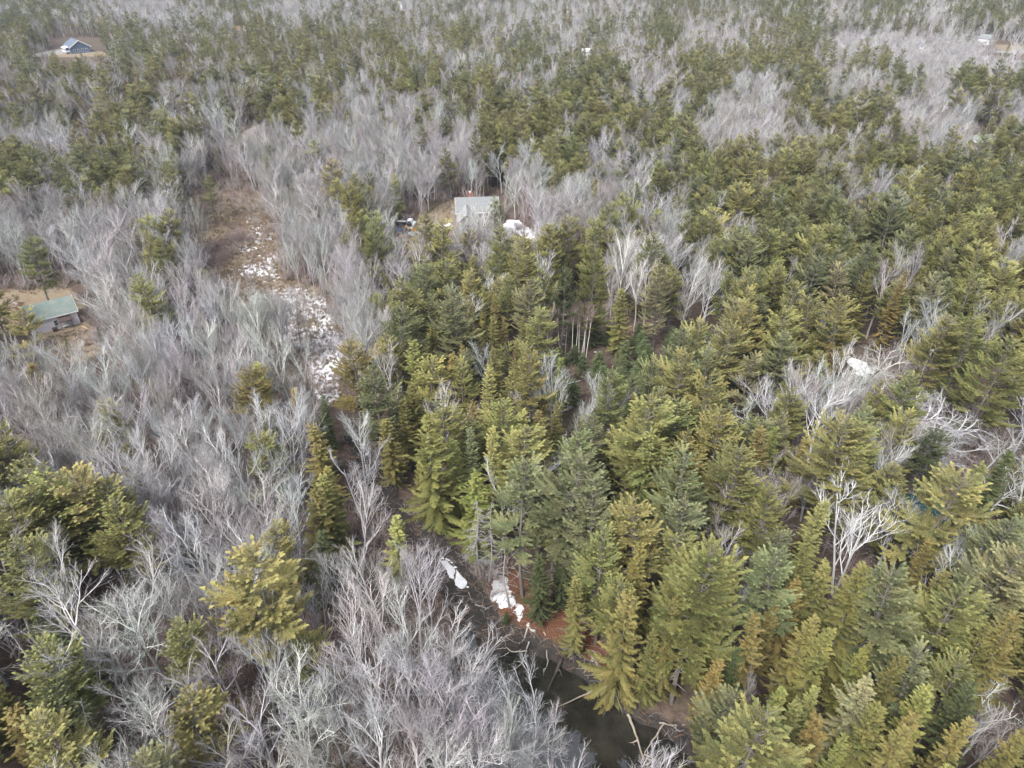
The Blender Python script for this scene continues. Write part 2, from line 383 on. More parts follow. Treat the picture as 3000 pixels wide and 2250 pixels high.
def spruce(seed, Hh=20.0, rad=3.0, base=0.12, det=1.0, gap=0.05, top_sparse=0.0):
    random.seed(seed); c = MB(); t = MB()
    lean = Vector((random.uniform(-.02, .02), random.uniform(-.02, .02), 1))
    axisp = lambda z: Vector((lean.x * z, lean.y * z, z))
    t.tube([axisp(z) for z in (0, Hh * .3, Hh * .65, Hh * .97)], [.23, .17, .09, .02], 6)
    lob = [random.uniform(0.66, 1.28) for _ in range(9)]; ph = random.uniform(0, 6)
    z = Hh * base
    while z < Hh - 0.3:
        f = (z - Hh * base) / (Hh * (1 - base)); prof = rad * ((1 - f) ** 0.85) * (0.88 + 0.14 * math.sin(z * .9 + ph)) + 0.22
        if f < 0.12: prof *= 0.7 + f * 2.5
        n = random.choice((5, 6, 7)) if f < .8 else 5
        a0 = random.uniform(0, 6.28)
        for i in range(n):
            if random.random() < gap: continue
            a = a0 + i * 2 * PI / n + random.uniform(-.35, .35)
            L = prof * lob[int(a / 6.2832 * 9 + z * .35) % 9] * random.uniform(0.5, 1.2)
            d = Vector((math.cos(a), math.sin(a), 0)); sd = Vector((-math.sin(a), math.cos(a), 0))
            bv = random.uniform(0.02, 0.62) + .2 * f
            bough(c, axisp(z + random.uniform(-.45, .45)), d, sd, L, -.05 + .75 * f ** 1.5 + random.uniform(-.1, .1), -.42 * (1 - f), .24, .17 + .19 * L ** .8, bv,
                  step=.19 / det, tuft=.0, sprayup=-.28, fwd=.6, rag=.45)
        z += (.29 + .30 * (1 - f)) / det ** .5 * random.uniform(.8, 1.2)
    tp = axisp(Hh)
    for k in range(5):
        a = k * 1.26; c.tri(axisp(Hh - 1.0) + Vector((math.cos(a) * .14, math.sin(a) * .14, 0)), axisp(Hh - .9) + Vector((math.cos(a + 1) * .14, math.sin(a + 1) * .14, 0)), tp, .8)
    for _ in range(int(34 * det)):                # dead grey lower branches
        zz = random.uniform(1.5, Hh * (base + .22)); a = random.uniform(0, 6.28); L = random.uniform(.7, rad * .9)
        A = axisp(zz); e = A + Vector((math.cos(a) * L, math.sin(a) * L, random.uniform(-.5, .1)))
        t.tube([A, e], [.035, .01], 3, mi=1, cap=False)
    return t, c
def pine(seed, Hh=23.0, rad=3.8, base=0.34, det=1.0, gap=0.22):
    random.seed(seed); c = MB(); t = MB()
    ph = random.uniform(0, 6.28); cx = random.uniform(.2, .7)
    ax = lambda z: Vector((cx * math.sin(z * .16 + ph), cx * math.cos(z * .13 + ph), z)) - Vector((cx * math.sin(ph), cx * math.cos(ph), 0))
    t.tube([ax(z) for z in np.linspace(0, Hh * .97, 7)], [.3, .26, .22, .17, .12, .07, .02], 6)
    z = Hh * base; lob = [random.uniform(.7, 1.25) for _ in range(7)]
    while z < Hh - .2:
        f = (z - Hh * base) / (Hh * (1 - base))
        prof = rad * min(1.0, 0.62 + 1.5 * f) * (1 - f ** 1.7) ** 0.8 + .5
        n = random.choice((5, 6, 7)); a0 = random.uniform(0, 6.28)
        for i in range(n):
            if random.random() < gap * (1.3 - f): continue
            a = a0 + i * 2 * PI / n + random.uniform(-.4, .4); L = prof * random.uniform(.5, 1.25) * lob[int(a / 6.2832 * 7 + z * .3) % 7]
            d = Vector((math.cos(a), math.sin(a), 0)); sd = Vector((-math.sin(a), math.cos(a), 0))
            rise = -.05 + 0.75 * f + random.uniform(-.16, .2); bv = random.uniform(.0, .6); A = ax(min(Hh - .3, z + random.uniform(-.8, .8)))
            t.tube([A, A + d * (L * .5) + Vector((0, 0, L * rise * .5 - .03 * L)), A + d * (L * .9) + Vector((0, 0, L * (rise * .9 + .05)))], [.055, .035, .012], 3, cap=False)
            bough(c, A, d, sd, L, rise, -.1, .2, .21 + .12 * L, bv, step=.17 / det, tuft=.2, sprayup=.12, u0=.30 if L > 1.5 else .1, fwd=.9, rag=.5)
            if L > 1.6:                            # side boughs carrying their own plates
                for sg in (-1, 1):
                    for uu in ((.38, .62) if L > 2.6 else (.5,)):
                        B = A + d * (L * uu) + Vector((0, 0, L * (rise * uu - .1 * uu * uu)))
                        aa = a + sg * random.uniform(.6, .95); d2 = Vector((math.cos(aa), math.sin(aa), 0)); s2 = Vector((-math.sin(aa), math.cos(aa), 0))
                        bough(c, B, d2, s2, L * random.uniform(.34, .52), rise + random.uniform(-.05, .15), 0, .2, .18 + .08 * L, min(.75, bv + random.uniform(-.12, .15)),
                              step=.17 / det, tuft=.2, sprayup=.12, u0=.12, fwd=.9, rag=.5)
        z += (.72 + .38 * (1 - f)) / det ** .3 * random.uniform(.8, 1.2)
    for _ in range(int(30 * det)):
        zz = random.uniform(Hh * .14, Hh * (base + .12)); a = random.uniform(0, 6.28); L = random.uniform(.8, 2.8); A = ax(zz)
        t.tube([A, A + Vector((math.cos(a) * L, math.sin(a) * L, random.uniform(-.3, .5)))], [.045, .012], 3, mi=1, cap=False)
    return t, c
def bare(seed, Hh=18.0, spread=0.5, fork=0.35, nl=7, wig=0.05, det=1.0, curl=0.0, stems=1, thick=1.0, twigr=1.0, pull=.13):
    """leafless hardwood; every level curves upward to the light"""
    random.seed(seed); t = MB(); c = MB()
    def grow(p, d, L, r, lev, tgt):
        seg = (7, 6, 4, 3, 2, 1)[lev]; pts = [p.copy()]; q = p.copy(); dd = d.copy(); rr = [r]; dirs = [dd.copy()]
        for i in range(seg):
            dd = (dd + rv(wig * (.8 + .25 * lev)) + Vector((0, 0, (pull if lev < 4 else .04) - curl * .1 * lev))).normalized()
            q = q + dd * (L / seg); pts.append(q.copy()); dirs.append(dd.copy())
            rr.append(r * (1 - (i + 1) / seg * (.72 if lev < 3 else .8)))
        var = min(1, max(0, (.28, .54, .60, .42, .18, .1)[lev] + random.uniform(-.1, .1)))
        if lev <= 1: tgt.tube(pts, rr, 6 if lev == 0 else 5, var, cap=False)
        elif lev <= 3: tgt.tube(pts, rr, 3, var, cap=False)
        else:
            for i in range(seg):
                a, b = pts[i], pts[i + 1]; w = (b - a).cross(rv()).normalized() * rr[i]
                if i == seg - 1: tgt.tri(a - w, a + w, b, var)
                else: w2 = w * .6; tgt.quad(a - w, a + w, b + w2, b - w2, var)
        return pts, dirs
    def kids(pts, dirs, L, lev, n, u0, ang, lr):
        for k in range(n):
            u = u0 + (1 - u0) * (k + random.random() * .8) / n; x = u * (len(pts) - 1); i = min(int(x), len(pts) - 2); f = x - i
            p = pts[i].lerp(pts[i + 1], f); d = dirs[i + 1]
            s = d.cross(rv()).normalized()
            a = ang * random.uniform(.65, 1.3)
            nd = (d * math.cos(a) + s * math.sin(a)).normalized()
            if nd.z < -.1 and curl == 0: nd.z *= -.3
            yield p, nd, lr * L * random.uniform(.7, 1.2) * (1.2 - .6 * u), u
    for s_ in range(stems):
        d0 = Vector((random.uniform(-.06, .06), random.uniform(-.06, .06), 1)).normalized()
        if stems > 1: d0 = Vector((math.cos(s_ * 6.283 / stems + seed) * .24, math.sin(s_ * 6.283 / stems + seed) * .24, 1)).normalized()
        r0 = (.19 if stems == 1 else .14) * thick; T = Hh * (.86 if spread < .7 else .62)
        p0, dr0 = grow(Vector((d0.x * .5, d0.y * .5, 0)), d0, T, r0, 0, t)
        for p, d, L, u in kids(p0, dr0, T, 1, nl, fork, spread, .50 if spread < .7 else .6):
            p1, dr1 = grow(p, d, L, r0 * .46 * (1.25 - .55 * u), 1, c)
            for p, d, L2, u2 in kids(p1, dr1, L, 2, int(6 * det), .18, spread * .85, .55):
                p2, dr2 = grow(p, d, L2, .034 * thick, 2, c)
                for p, d, L3, u3 in kids(p2, dr2, L2, 3, int(6 * det), .12, .5, .55):
                    p3, dr3 = grow(p, d, L3, .0165 * thick ** .5, 3, c)
                    for p, d, L4, u4 in kids(p3, dr3, L3, 4, 4 if det >= 1 else 3, .12, .5, .75):
                        grow(p, d, max(L4, .4), .0088 * twigr, 4, c)
    return t, c
def snag(seed, Hh=16.0, n=34, fine=1.0, rad=2.0):
    random.seed(seed); t = MB(); c = MB()
    pts = [Vector((.25 * math.sin(z * .5 + seed), .2 * math.cos(z * .4 + seed), z)) for z in np.linspace(0, Hh, 8)]
    t.tube(pts, [.2, .18, .16, .13, .11, .08, .06, .03], 6)
    for k in range(n):
        u = random.uniform(.2, .97); z = u * Hh; a = random.uniform(0, 6.28); L = rad * (1.15 - u) * random.uniform(.5, 1.3) + .3
        A = pts[min(7, int(u * 7))].copy(); A.z = z
        d = Vector((math.cos(a), math.sin(a), random.uniform(-.35, .3)))
        B = A + d * L * .5 + rv(.08); E = A + d * L + Vector((0, 0, -.15 * L)) + rv(.1)
        c.tube([A, B, E], [.045, .03, .012], 3, cap=False)
        for q in range(int(5 * fine)):
            s = A.lerp(E, random.uniform(.3, 1)); c.tube([s, s + (d * .4 + rv(.35)) * L * .35], [.015, .006], 3, cap=False)
    return t, c
def shrub(seed, Hh=2.4, n=14):
    random.seed(seed); c = MB()
    for k in range(n):
        a = random.uniform(0, 6.28); s = random.uniform(.1, .65)
        d = Vector((math.cos(a) * s, math.sin(a) * s, 1)).normalized(); p = Vector((math.cos(a) * .15, math.sin(a) * .15, 0))
        L = Hh * random.uniform(.6, 1.05)
        for i in range(4):
            q = p + (d + rv(.14)).normalized() * L / 4; w = (q - p).cross(rv()).normalized() * .016 * (1.2 - .25 * i)
            c.quad(p - w, p + w, q + w * .8, q - w * .8, random.uniform(.2, .8))
            for _ in range(3):
                e = q + (d + rv(.55)).normalized() * L * random.uniform(.15, .32); w2 = (e - q).cross(rv()).normalized() * .011
                c.tri(q - w2, q + w2, e, random.uniform(.2, .8))
                e2 = q.lerp(e, .5) + rv(.18) + Vector((0, 0, .12)); c.tri(q.lerp(e, .5) - w2, q.lerp(e, .5) + w2, e2, random.uniform(.2, .8))
            p = q
    return c

PROTO = {}                                     # kind -> list of (trunk mesh, crown mesh, natural height)
def reg(kind, builds, crown_m, trunk_m):
    PROTO[kind] = []
    for i, (tc, h) in enumerate(builds):
        t, c = tc
        tm = t.mesh(kind + '_trunk'); cm = c.mesh(kind + '_crown')
        for k in trunk_m: tm.materials.append(k)
        for k in crown_m: cm.materials.append(k)
        PROTO[kind].append((tm, cm, h))
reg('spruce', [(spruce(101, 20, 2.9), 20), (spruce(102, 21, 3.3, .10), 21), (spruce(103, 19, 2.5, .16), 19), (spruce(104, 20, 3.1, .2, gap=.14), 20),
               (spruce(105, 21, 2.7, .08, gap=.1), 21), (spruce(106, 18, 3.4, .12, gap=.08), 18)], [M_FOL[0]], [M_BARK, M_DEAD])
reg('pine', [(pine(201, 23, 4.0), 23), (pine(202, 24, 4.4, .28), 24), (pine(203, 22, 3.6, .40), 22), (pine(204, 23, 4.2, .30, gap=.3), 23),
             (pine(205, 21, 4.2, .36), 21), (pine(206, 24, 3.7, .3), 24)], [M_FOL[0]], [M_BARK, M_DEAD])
reg('bare', [(bare(301, 18, .50, .35, 8), 18), (bare(302, 19, .42, .30, 9, stems=1), 19), (bare(303, 17, .46, .28, 5, stems=3), 17),
             (bare(304, 18, .58, .38, 8, wig=.07), 18), (bare(305, 20, .38, .42, 8), 20), (bare(306, 17, .52, .25, 5, stems=2), 17),
             (bare(307, 19, .62, .4, 9, wig=.08), 19)], [M_BARE[0]], [M_BARE[0]])
reg('oak', [(bare(401, 17, .95, .33, 9, wig=.16, curl=.2, pull=.08, thick=1.25, twigr=1.2), 17), (bare(402, 16, 1.05, .3, 9, wig=.18, curl=.22, pull=.08, thick=1.35, twigr=1.2), 16)], [M_BARE[0]], [M_BARE[0]])
reg('birch', [(bare(501, 17, .42, .55, 7, thick=1.25), 17), (bare(502, 18, .34, .55, 6, thick=1.1), 18)], [M_BTWIG], [M_BIRCH])
reg('snag', [(snag(601, 17), 17), (snag(602, 14, 80, 1.8, 2.4), 14), (snag(603, 9, 24, .9, 1.6), 9)], [M_DEAD], [M_DEAD])

# ------------------------------------------------------------------ where the trees stand
TINT = {  # foliage albedo
    'y': (0.192, 0.180, 0.068), 'g': (0.152, 0.152, 0.058), 'b': (0.142, 0.150, 0.076), 'd': (0.058, 0.070, 0.030),
    'o': (0.124, 0.115, 0.041), 'r': (0.148, 0.118, 0.044), 'l': (0.150, 0.152, 0.050), 'k': (0.185, 0.168, 0.090)}
TWORD = {'y': 'yellow-green', 'g': 'mid-green', 'b': 'blue-green', 'd': 'dark green', 'o': 'olive', 'r': 'rusty-tipped', 'l': 'lime-green', 'k': 'faded tan-green',
         'w': 'whitish', 'q': 'brownish-grey', 'n': 'grey', 'p': 'pinkish-grey'}
BTINT = {'w': (0.44, 0.44, 0.44), 'n': (0.345, 0.342, 0.345), 'p': (0.32, 0.30, 0.305), 'q': (0.28, 0.265, 0.255)}
# hand-placed: kind, picture x/y of the top, height in metres, width factor, tint
HAND = '''
S 1252 1239 17 1.0 o;S 1357 1253 23 1.0 o;S 1387 1172 20 1 r;P 1132 1010 24 1.05 b;P 1234 992 26 1.1 b;P 1296 1046 24 1 b;P 1396 1068 23 1 y
P 567 1193 25 1.0 y;P 243 1082 20 1 y;P 63 973 20 1 g;P 110 993 22 1 y;P 160 1018 22 1 y;P 205 1055 20 1 y;P 55 1060 20 1.1 y;P 8 1083 22 1 y;P 30 1170 22 1 g
P 372 1363 17 .9 g;P 398 1499 18 1 y;P 640 1385 13 .8 g;S 663 1236 9 1 d;S 686 1150 17 1.1 d;P 55 1395 20 .9 g;P 92 1488 16 .9 b;P 112 1545 18 1 y;S 18 1524 18 1 r;S 82 1335 13 1 d;S 124 1360 14 1.1 d
H 200 1306 24 1.1 w;H 147 1176 22 1 w;H 233 1268 21 1 w;H 130 1108 15 .8 w;H 283 1280 22 1 w;D 20 1302 20 1 n;D 147 1534 16 .8 n;D 40 1440 18 1 n;H 293 1500 20 1 p;H 352 1548 18 1 w
H 353 1104 20 1 n;H 430 1112 21 1.1 n;H 533 1122 20 1.1 w;H 617 1133 18 1 n;H 333 1222 20 1 n;H 400 1230 20 1 n;H 470 1200 21 1.1 w;H 483 1256 18 1 n;H 467 1385 19 1 n;H 550 1412 19 1.1 n;H 617 1470 20 1.1 w;H 700 1462 19 1 n;H 667 1266 14 .9 w;H 483 1590 16 1 w;H 567 1535 19 1 n;H 660 1540 19 1.1 w
H 804 1204 21 1 n;H 887 1214 20 1 w;H 918 1250 17 .9 n;H 770 1318 20 1 n;H 854 1304 21 1 w;H 912 1322 20 1 n;H 977 1350 20 1.05 w;H 1003 1395 18 1 n;H 757 1420 20 1 n;H 837 1404 20 1 w;H 904 1422 20 1 n;H 952 1440 19 1 w;H 995 1490 19 1 n;H 787 1538 20 1 w;H 887 1552 20 1 n;H 1068 1548 18 1 n;H 1130 1496 18 1.1 n;H 1195 1520 14 .9 n;H 1003 1570 18 1 w;H 937 1588 18 1 w
N 1032 1068 17.5 .85 n;N 1052 1085 17 .7 n;H 1040 1482 16 1 n;H 1092 1600 13 1 n;H 1150 1580 12 .9 n;D 1097 1163 15 1 p;D 1350 1204 15 1.3 w;S 847 1108 17 1.05 y;S 1094 1312 3.2 1.3 d;S 1170 1190 15 1.2 d;S 1215 1160 15 1.2 d;S 1410 1365 15 1 o;P 1518 1185 27 1.1 g;S 1460 1290 20 1 o
P 1672 1156 22 1.05 b;S 1765 1154 23 1.1 o;S 1862 1226 26 1.1 o;P 1946 1214 24 1.1 b;S 1992 1163 19 1 r;S 2040 1230 21 1 o;P 2165 1173 23 1.2 k;P 2108 1235 20 1.1 b;S 2203 1320 22 1.1 r;S 2142 1360 20 1 o;S 1722 1246 18 1 r;S 1638 1334 20 1 r;S 1732 1322 20 1 o;S 1776 1346 20 1 o;S 1665 1304 16 1 r
S 1862 1396 16 1 l;S 1890 1392 14 1 y;S 1938 1415 19 1 o;P 2008 1414 18 1 b;P 2082 1424 17 1 g;S 1688 1472 16 1.1 l;S 1728 1504 16 1 g;S 1772 1494 15 1 g;S 1868 1462 19 1.1 k;S 2005 1470 19 1.1 l;P 1592 1490 18 1 b;P 1664 1528 17 .9 k;S 1768 1536 19 1.05 r;S 1905 1518 20 1.1 o;S 1976 1540 18 1 r;S 1828 1586 15 1 l;S 2075 1546 19 1 r;S 1555 1420 15 1.1 r;S 2022 1640 15 1 l;S 2205 1590 18 1.1 o;S 1600 1400 15 1 d;S 1950 1570 20 1 o;S 2120 1480 19 1.1 d
H 1568 1140 17 .75 w;H 1662 1082 15 .9 w;H 1875 1080 21 1.1 w;H 1940 1088 18 1.1 n;H 2092 1163 19 .9 w;O 2192 1462 14 .9 w;H 2135 1555 13 .9 n;H 1608 1312 14 .6 w;H 1632 1473 13 .6 p
P 977 623 23 1.05 b;P 854 663 22 1 b;P 1154 607 21 1.1 k;S 1067 633 18 1 r;S 1050 612 19 1 o;P 1090 590 20 .9 g;S 1020 650 18 1 r;S 1064 682 17 1.1 y;S 1087 679 16 .9 r;S 1130 688 17 1.1 o;S 970 713 15 1 o;S 1000 700 15 1 o;S 904 727 21 1.1 l;S 937 766 18 1.1 r;S 980 763 19 1.1 r;S 1000 742 15 1 r;P 1012 757 17 .8 b;S 1070 750 18 1.1 o;S 1114 737 14 1 r;P 1147 745 23 .95 y;S 1108 797 18 1.1 y;S 1047 790 21 1.15 y
P 797 780 22 1.05 b;S 894 830 18 1.1 o;S 867 863 16 1.2 o;S 814 877 12 1 r;S 837 900 16 1.3 o;S 917 883 26 .95 o;S 1010 870 18 1.1 r;S 1054 887 16 1.1 r;S 1094 880 15 1 o;S 1134 883 19 1.1 y;S 1164 890 18 1.1 r;S 1197 872 17 1.1 o;S 1070 912 24 .9 y;S 1027 930 19 1.1 b;S 987 950 18 1.1 g;S 1127 940 18 1.1 r;N 1207 926 14 .9 n;S 1267 910 13 1.1 d;P 1262 938 19 1 b;S 1284 983 14 1 r;S 700 1000 18 1 o
P 1420 862 25 1.2 y;S 1380 920 24 1.2 g;S 1347 863 18 1 d;S 1364 850 15 .9 r;S 1440 966 19 1.05 y;S 1212 768 15 1.1 l;P 1370 810 14 .9 b;P 1407 773 17 .9 b;S 1020 1013 19 1.3 l;P 1275 540 25 .95 g;P 1217 573 22 .8 d;P 917 573 20 .9 b;P 957 563 19 1 g;S 984 613 12 1.3 o;P 1434 570 21 1 k;P 1467 713 19 1 b;P 750 727 21 1 r;S 1354 562 14 1 o;S 1345 620 19 1.4 o
H 837 770 20 .9 w;H 944 843 20 .9 w;H 1147 840 15 .8 w;H 1200 804 19 1 w;H 1270 873 16 .8 n;H 970 890 16 .8 n;H 1383 588 18 1 w;H 1330 556 18 1 n;H 770 900 17 .9 w;H 1177 563 22 .7 w;B 1177 670 22 1 w;E 1039 730 9 1 w
B 1214 665 15 .5 w;B 1225 668 14 .5 w;B 1241 664 16 .5 w;B 1249 662 16 .5 w;B 1256 668 15 .5 w;B 1262 663 16 .5 w;B 1268 667 15 .5 w;B 1273 664 16 .5 w
O 1925 676 20 1.4 n;O 2050 790 21 1.6 n;O 2125 812 21 1.6 n;O 2070 850 18 1.3 n;O 1642 828 16 .9 w;H 1722 806 19 1.1 n;H 1765 806 19 1 p;H 1808 798 20 1 n;H 1768 996 14 1.1 w;H 1985 930 15 1 n;H 1942 970 19 .9 w;O 2188 873 16 1 n;H 1548 730 16 .9 n;H 1492 556 21 1 w;H 1708 553 15 .7 n;O 2200 968 16 .9 w
P 1618 580 21 1.1 y;P 1675 576 20 1.1 g;P 1762 560 21 1.1 b;P 1832 573 20 1.1 k;P 1728 610 20 1 y;P 1772 628 21 1.1 y;P 1838 640 22 1.1 y;P 1588 643 19 1.1 k;P 1625 652 21 1.1 y;P 1718 670 23 1.3 y;P 2038 676 24 1.15 y;P 2102 683 24 1.15 g;P 2108 590 22 1.1 y;P 2035 590 20 1.1 k;P 2175 730 26 1.2 y;P 1628 773 18 1.1 k;P 1542 804 23 1.1 y;P 1592 738 16 .9 b;P 1482 766 21 1.1 y;P 1505 693 19 1 y
P 1903 826 19 .85 y;P 1948 880 19 .9 y;P 1828 900 25 1.25 y;P 1872 905 23 1.1 g;P 1847 986 20 1 y;P 2058 1010 25 1.3 y;P 1588 958 23 1.15 g;P 1560 880 22 1.1 y;P 1495 988 23 1.1 b;P 1480 930 19 1.1 y;P 1663 1056 20 1 g;S 1775 1073 21 1.1 y
S 1872 583 20 1.1 o;S 1945 583 22 1.1 r;S 1582 606 14 .9 r;S 1698 658 13 1 r;S 1618 723 14 1 r;S 1682 706 20 1.2 o;S 1585 758 15 1.1 l;S 1725 760 14 1.1 l;S 1802 738 16 1.1 r;S 1815 696 17 1 o;S 1655 922 22 1.25 r;S 1684 916 20 1 l;S 1738 946 17 1.1 r;S 1492 853 18 1.2 o;S 1562 1013 19 1 r;S 2128 1000 22 1.2 g;S 2172 962 20 1.2 d;P 2022 930 16 1.2 d;S 1992 573 19 1.2 o;S 1985 1155 10 1 d
P 52 515 19 1.15 g;P 335 517 19 1 g;P 355 560 16 .9 d;S 430 566 14 1.3 o;S 322 600 9 1 r;P 37 673 18 1.15 y;S 67 783 15 1.2 r;S 137 724 5.5 .9 d;P 193 870 17 1 y;P 533 795 19 1.05 r;S 632 840 15 1.25 r;S 697 853 13 1 d;S 682 913 19 1.15 r;S 703 1026 18 1.1 l;S 665 1056 18 1.1 o;S 370 853 12 .7 o
O 140 815 19 1.1 w;S 845 500 14 1 o;S 868 560 10 1.2 l;S 410 268 16 .9 d;P 1210 345 20 1 y;P 1100 270 22 1 g;P 1068 422 14.5 1.15 g;P 1068 520 20 1 g
P 1855 125 19 1.2 g;P 1870 185 18 1 g;P 1935 235 22 .8 g;P 2075 170 20 1.2 g;P 2110 180 18 1.1 g;P 2150 190 19 1.1 y;P 2185 195 20 1.1 y;O 2120 212 15 1.5 n;H 2065 255 16 1.3 n;P 1765 220 20 1 g;P 1730 135 18 1.2 g;P 1745 145 19 1.3 g;P 2170 265 18 1.1 y;H 450 170 24 1 n;H 465 215 22 1.3 w;H 135 290 17 1.3 w;B 95 305 18 1 w;H 275 450 17 1 n;P 765 155 20 .9 l;P 230 250 18 .9 y;P 340 232 16 1.3 g;P 690 165 22 1 g
S 210 705 5 .9 d;S 1217 1000 11 1 r
'''
GRID = ['MXHXXXXXXCXXXCXCXMCCMMMCCMMMCM', 'XCMMMXXXXXMMCMXXMXXMMXHhhXHHHH', 'MMGGCMMMMMMMMXMPPPXXXPHTTTTTTT', 'BBBBBCHMXHHPMMPPPPPXhhhhhTTTTT',
        'MHCBBHhXXHHXMMPPPPPPXXhhhXhHHH', 'hHMXHHGHPHHHHHMPPPPPhHHhCXChHP', 'PPMMXhHHHHHHHHPPPMXXXPPPPCMMMM', 'PPMHHhHHHPPhHHHPMMMXHXPPMMMMMM',
        'HHHHHhGGhHPHGGGhHHPHMMMMMMMMMM', 'hHHHPHGHHHMHHHHPPHPXMMMMMMMMMM', 'GHHHPSGGHHHCCMMMMMPHXPPMMMMMMM', 'GGHHHHHGGHHCMMMMMMMMMMMPPPMMPP',
        'PGGHHHHHHGHCMMMMHYXYYPPMMPHHPP', 'HGHHHHHHGGHSMMMMYYYYYPPMSMhHPP', 'hHHHHHHHHGPXMMMMYYYMPPPPXhGHHP', 'HHHHHHHSHSMMMMMMhXMPPPPHHHPGHH',
        'HHHHHHHSHSHMMMMMMMPPPPPXhHPPHH', 'hHHHHHHHHSHMMMMMMPPPPPPSXPPHMM', 'PPHHHHHHHSHGMMMPPPPPPPhMPPhPMM', 'PPPHHHHHHSHGHHXPPPPPPhHPPHPPPM',
        'PPPHHHHHHSHSGHHPPPPPXXHSSHhPPM', 'PHPHHHHPHSHHGHHPPPSPPHPSSPPhPP', 'PHPHHHHPPHHHHGGMSPSMPPPSSPPSPP', 'MHHHHHHPPHHHHGGGSSSPPhSSSSPPPS',
        'XHHHhHHPHHHHHHGGSSSPSSSSSSPSSS', 'XHHHPhHHHHHHHHWWGSSPSSSSSSPPSS', 'XHHHPHHHHHHHHHWWWSSSSSSSSSPPSH', 'PHHHPPHHHHHHHHWWWWSSPPSSSSSSSH',
        'PHHHPPHHHHHHHHHHWWWGPPSSSSSSHS', 'SHHHPPHHHHHHHHHHWWWGPPSSSSSSSS']
LEFT = ['MMXHHXCCHX', 'MMMMMMMMMM', 'CMMMMBMMBM', 'BMMBBMCMMM', 'CCBMMXHMPX', 'XhCMXPHhHH', 'PPMMMhHHHh', 'PhPMXPGHHh']
RIGHT = ['XXXXCCCMMXCMXMM', 'CXCXPhhCPTTTTTH', 'PCPXXPPPPTPTTTT', 'XPPXXPXhPhhPHPP', 'PPPPXXHHPPPhhHH', 'PPPCPXHHXPCPhhP', 'hPhhXPPMPXPPMMM', 'HhXXPPMPPPXPMMM',
         'HHXPHMXMMMMMMMM', 'XCPXHPCMMPMMMMM', 'PCPhCXPPPXMMMPM', 'PMPXPXPXPPXPPPM']      # the far left corner, row by row

MIX = {'S': (.88, .1, .02), 'P': (.18, .80, .02), 'M': (.51, .43, .06), 'C': (.34, .34, .32), 'X': (.13, .16, .71), 'h': (.04, .05, .91), 'H': (.02, .015, .965), 'B': (.88, .06, .06)}
trees = []        # dict(k, x, y, h, w, tint, hand)
KN = {'S': 'spruce', 'P': 'pine', 'H': 'bare', 'O': 'oak', 'B': 'birch', 'D': 'snag', 'N': 'snag', 'E': 'snag'}
for line in HAND.strip().replace('\n', ';').split(';'):
    k, u, v, h, w, tn = line.split(); u, v, h, w = map(float, (u, v, h, w))
    h *= {'S': .80, 'P': .86, 'H': .76, 'O': .85, 'B': .68, 'D': .78, 'N': .8, 'E': .9}[k]
    x, y = at(u, v, h)
    trees.append(dict(k=KN[k], x=x, y=y, h=h, w=w, t=tn, hand=True, var={'D': 0, 'N': 1, 'E': 2}.get(k)))
NH = len(trees)
BLOCK = [CHANNEL, ROAD, POND] + FIELDS + GRAVEL
HOUSES = [wpoly([(50, 640), (175, 620), (195, 710), (60, 735)]), wpoly([(975, 440), (1095, 430), (1100, 490), (980, 520)]),
          wpoly([(110, 84), (220, 84), (220, 118), (110, 118)]), wpoly([(2105, 85), (2155, 85), (2155, 102), (2105, 102)]),
          wpoly([(2095, 290), (2170, 290), (2170, 318), (2095, 318)]), wpoly([(1960, 1090), (2075, 1070), (2095, 1190), (1975, 1200)])]
cell = {}
def near(x, y, r):
    i, j = int(x // 6), int(y // 6)
    for a in (i - 1, i, i + 1):
        for b in (j - 1, j, j + 1):
            for q in cell.get((a, b), ()):
                if (q[0] - x) ** 2 + (q[1] - y) ** 2 < (r + q[2]) ** 2: return True
    return False
def put(x, y, r): cell.setdefault((int(x // 6), int(y // 6)), []).append((x, y, r))
for t in trees:
    if t['k'] in ('spruce', 'pine'): t['w'] *= 1.1 if t['x'] < -8 else .94
    put(t['x'], t['y'], (2.7 if t['k'] in ('spruce', 'pine') and t['x'] < -8 else 2.0) if t['h'] > 10 else 1.2)
random.seed(5)
cand = []
y = 22.0
while y < 1120:
    s = 3.2 + min(1.0, max(0, y - 120) / 350) * 2.1
    hw = 0.78 * math.hypot(y, CAM_H) + 28
    x = -hw
    while x < hw:
        cand.append((x + random.uniform(-.48, .48) * s, y + random.uniform(-.48, .48) * s, s)); x += s
    y += s
C = np.array(cand)
U, Vp, Wd = pix(C[:, 0], C[:, 1], 10.0)
blk = np.zeros(len(C), bool)
for P in BLOCK: blk |= pdist(P, C[:, 0], C[:, 1]) > -0.8
for P in HOUSES: blk |= pdist(P, C[:, 0], C[:, 1]) > -1.5
mead = pdist(MEADOW, C[:, 0], C[:, 1]) > 0
brown = wob(C[:, 0], C[:, 1], 18); patch = wob(C[:, 0] + 300, C[:, 1], 26)
FIRS = wpoly([(1195, 748), (1300, 738), (1340, 740), (1460, 745), (1560, 800), (1490, 870), (1300, 885), (1225, 860), (1195, 800)])
firs = pdist(FIRS, C[:, 0], C[:, 1]) > 0
und = []
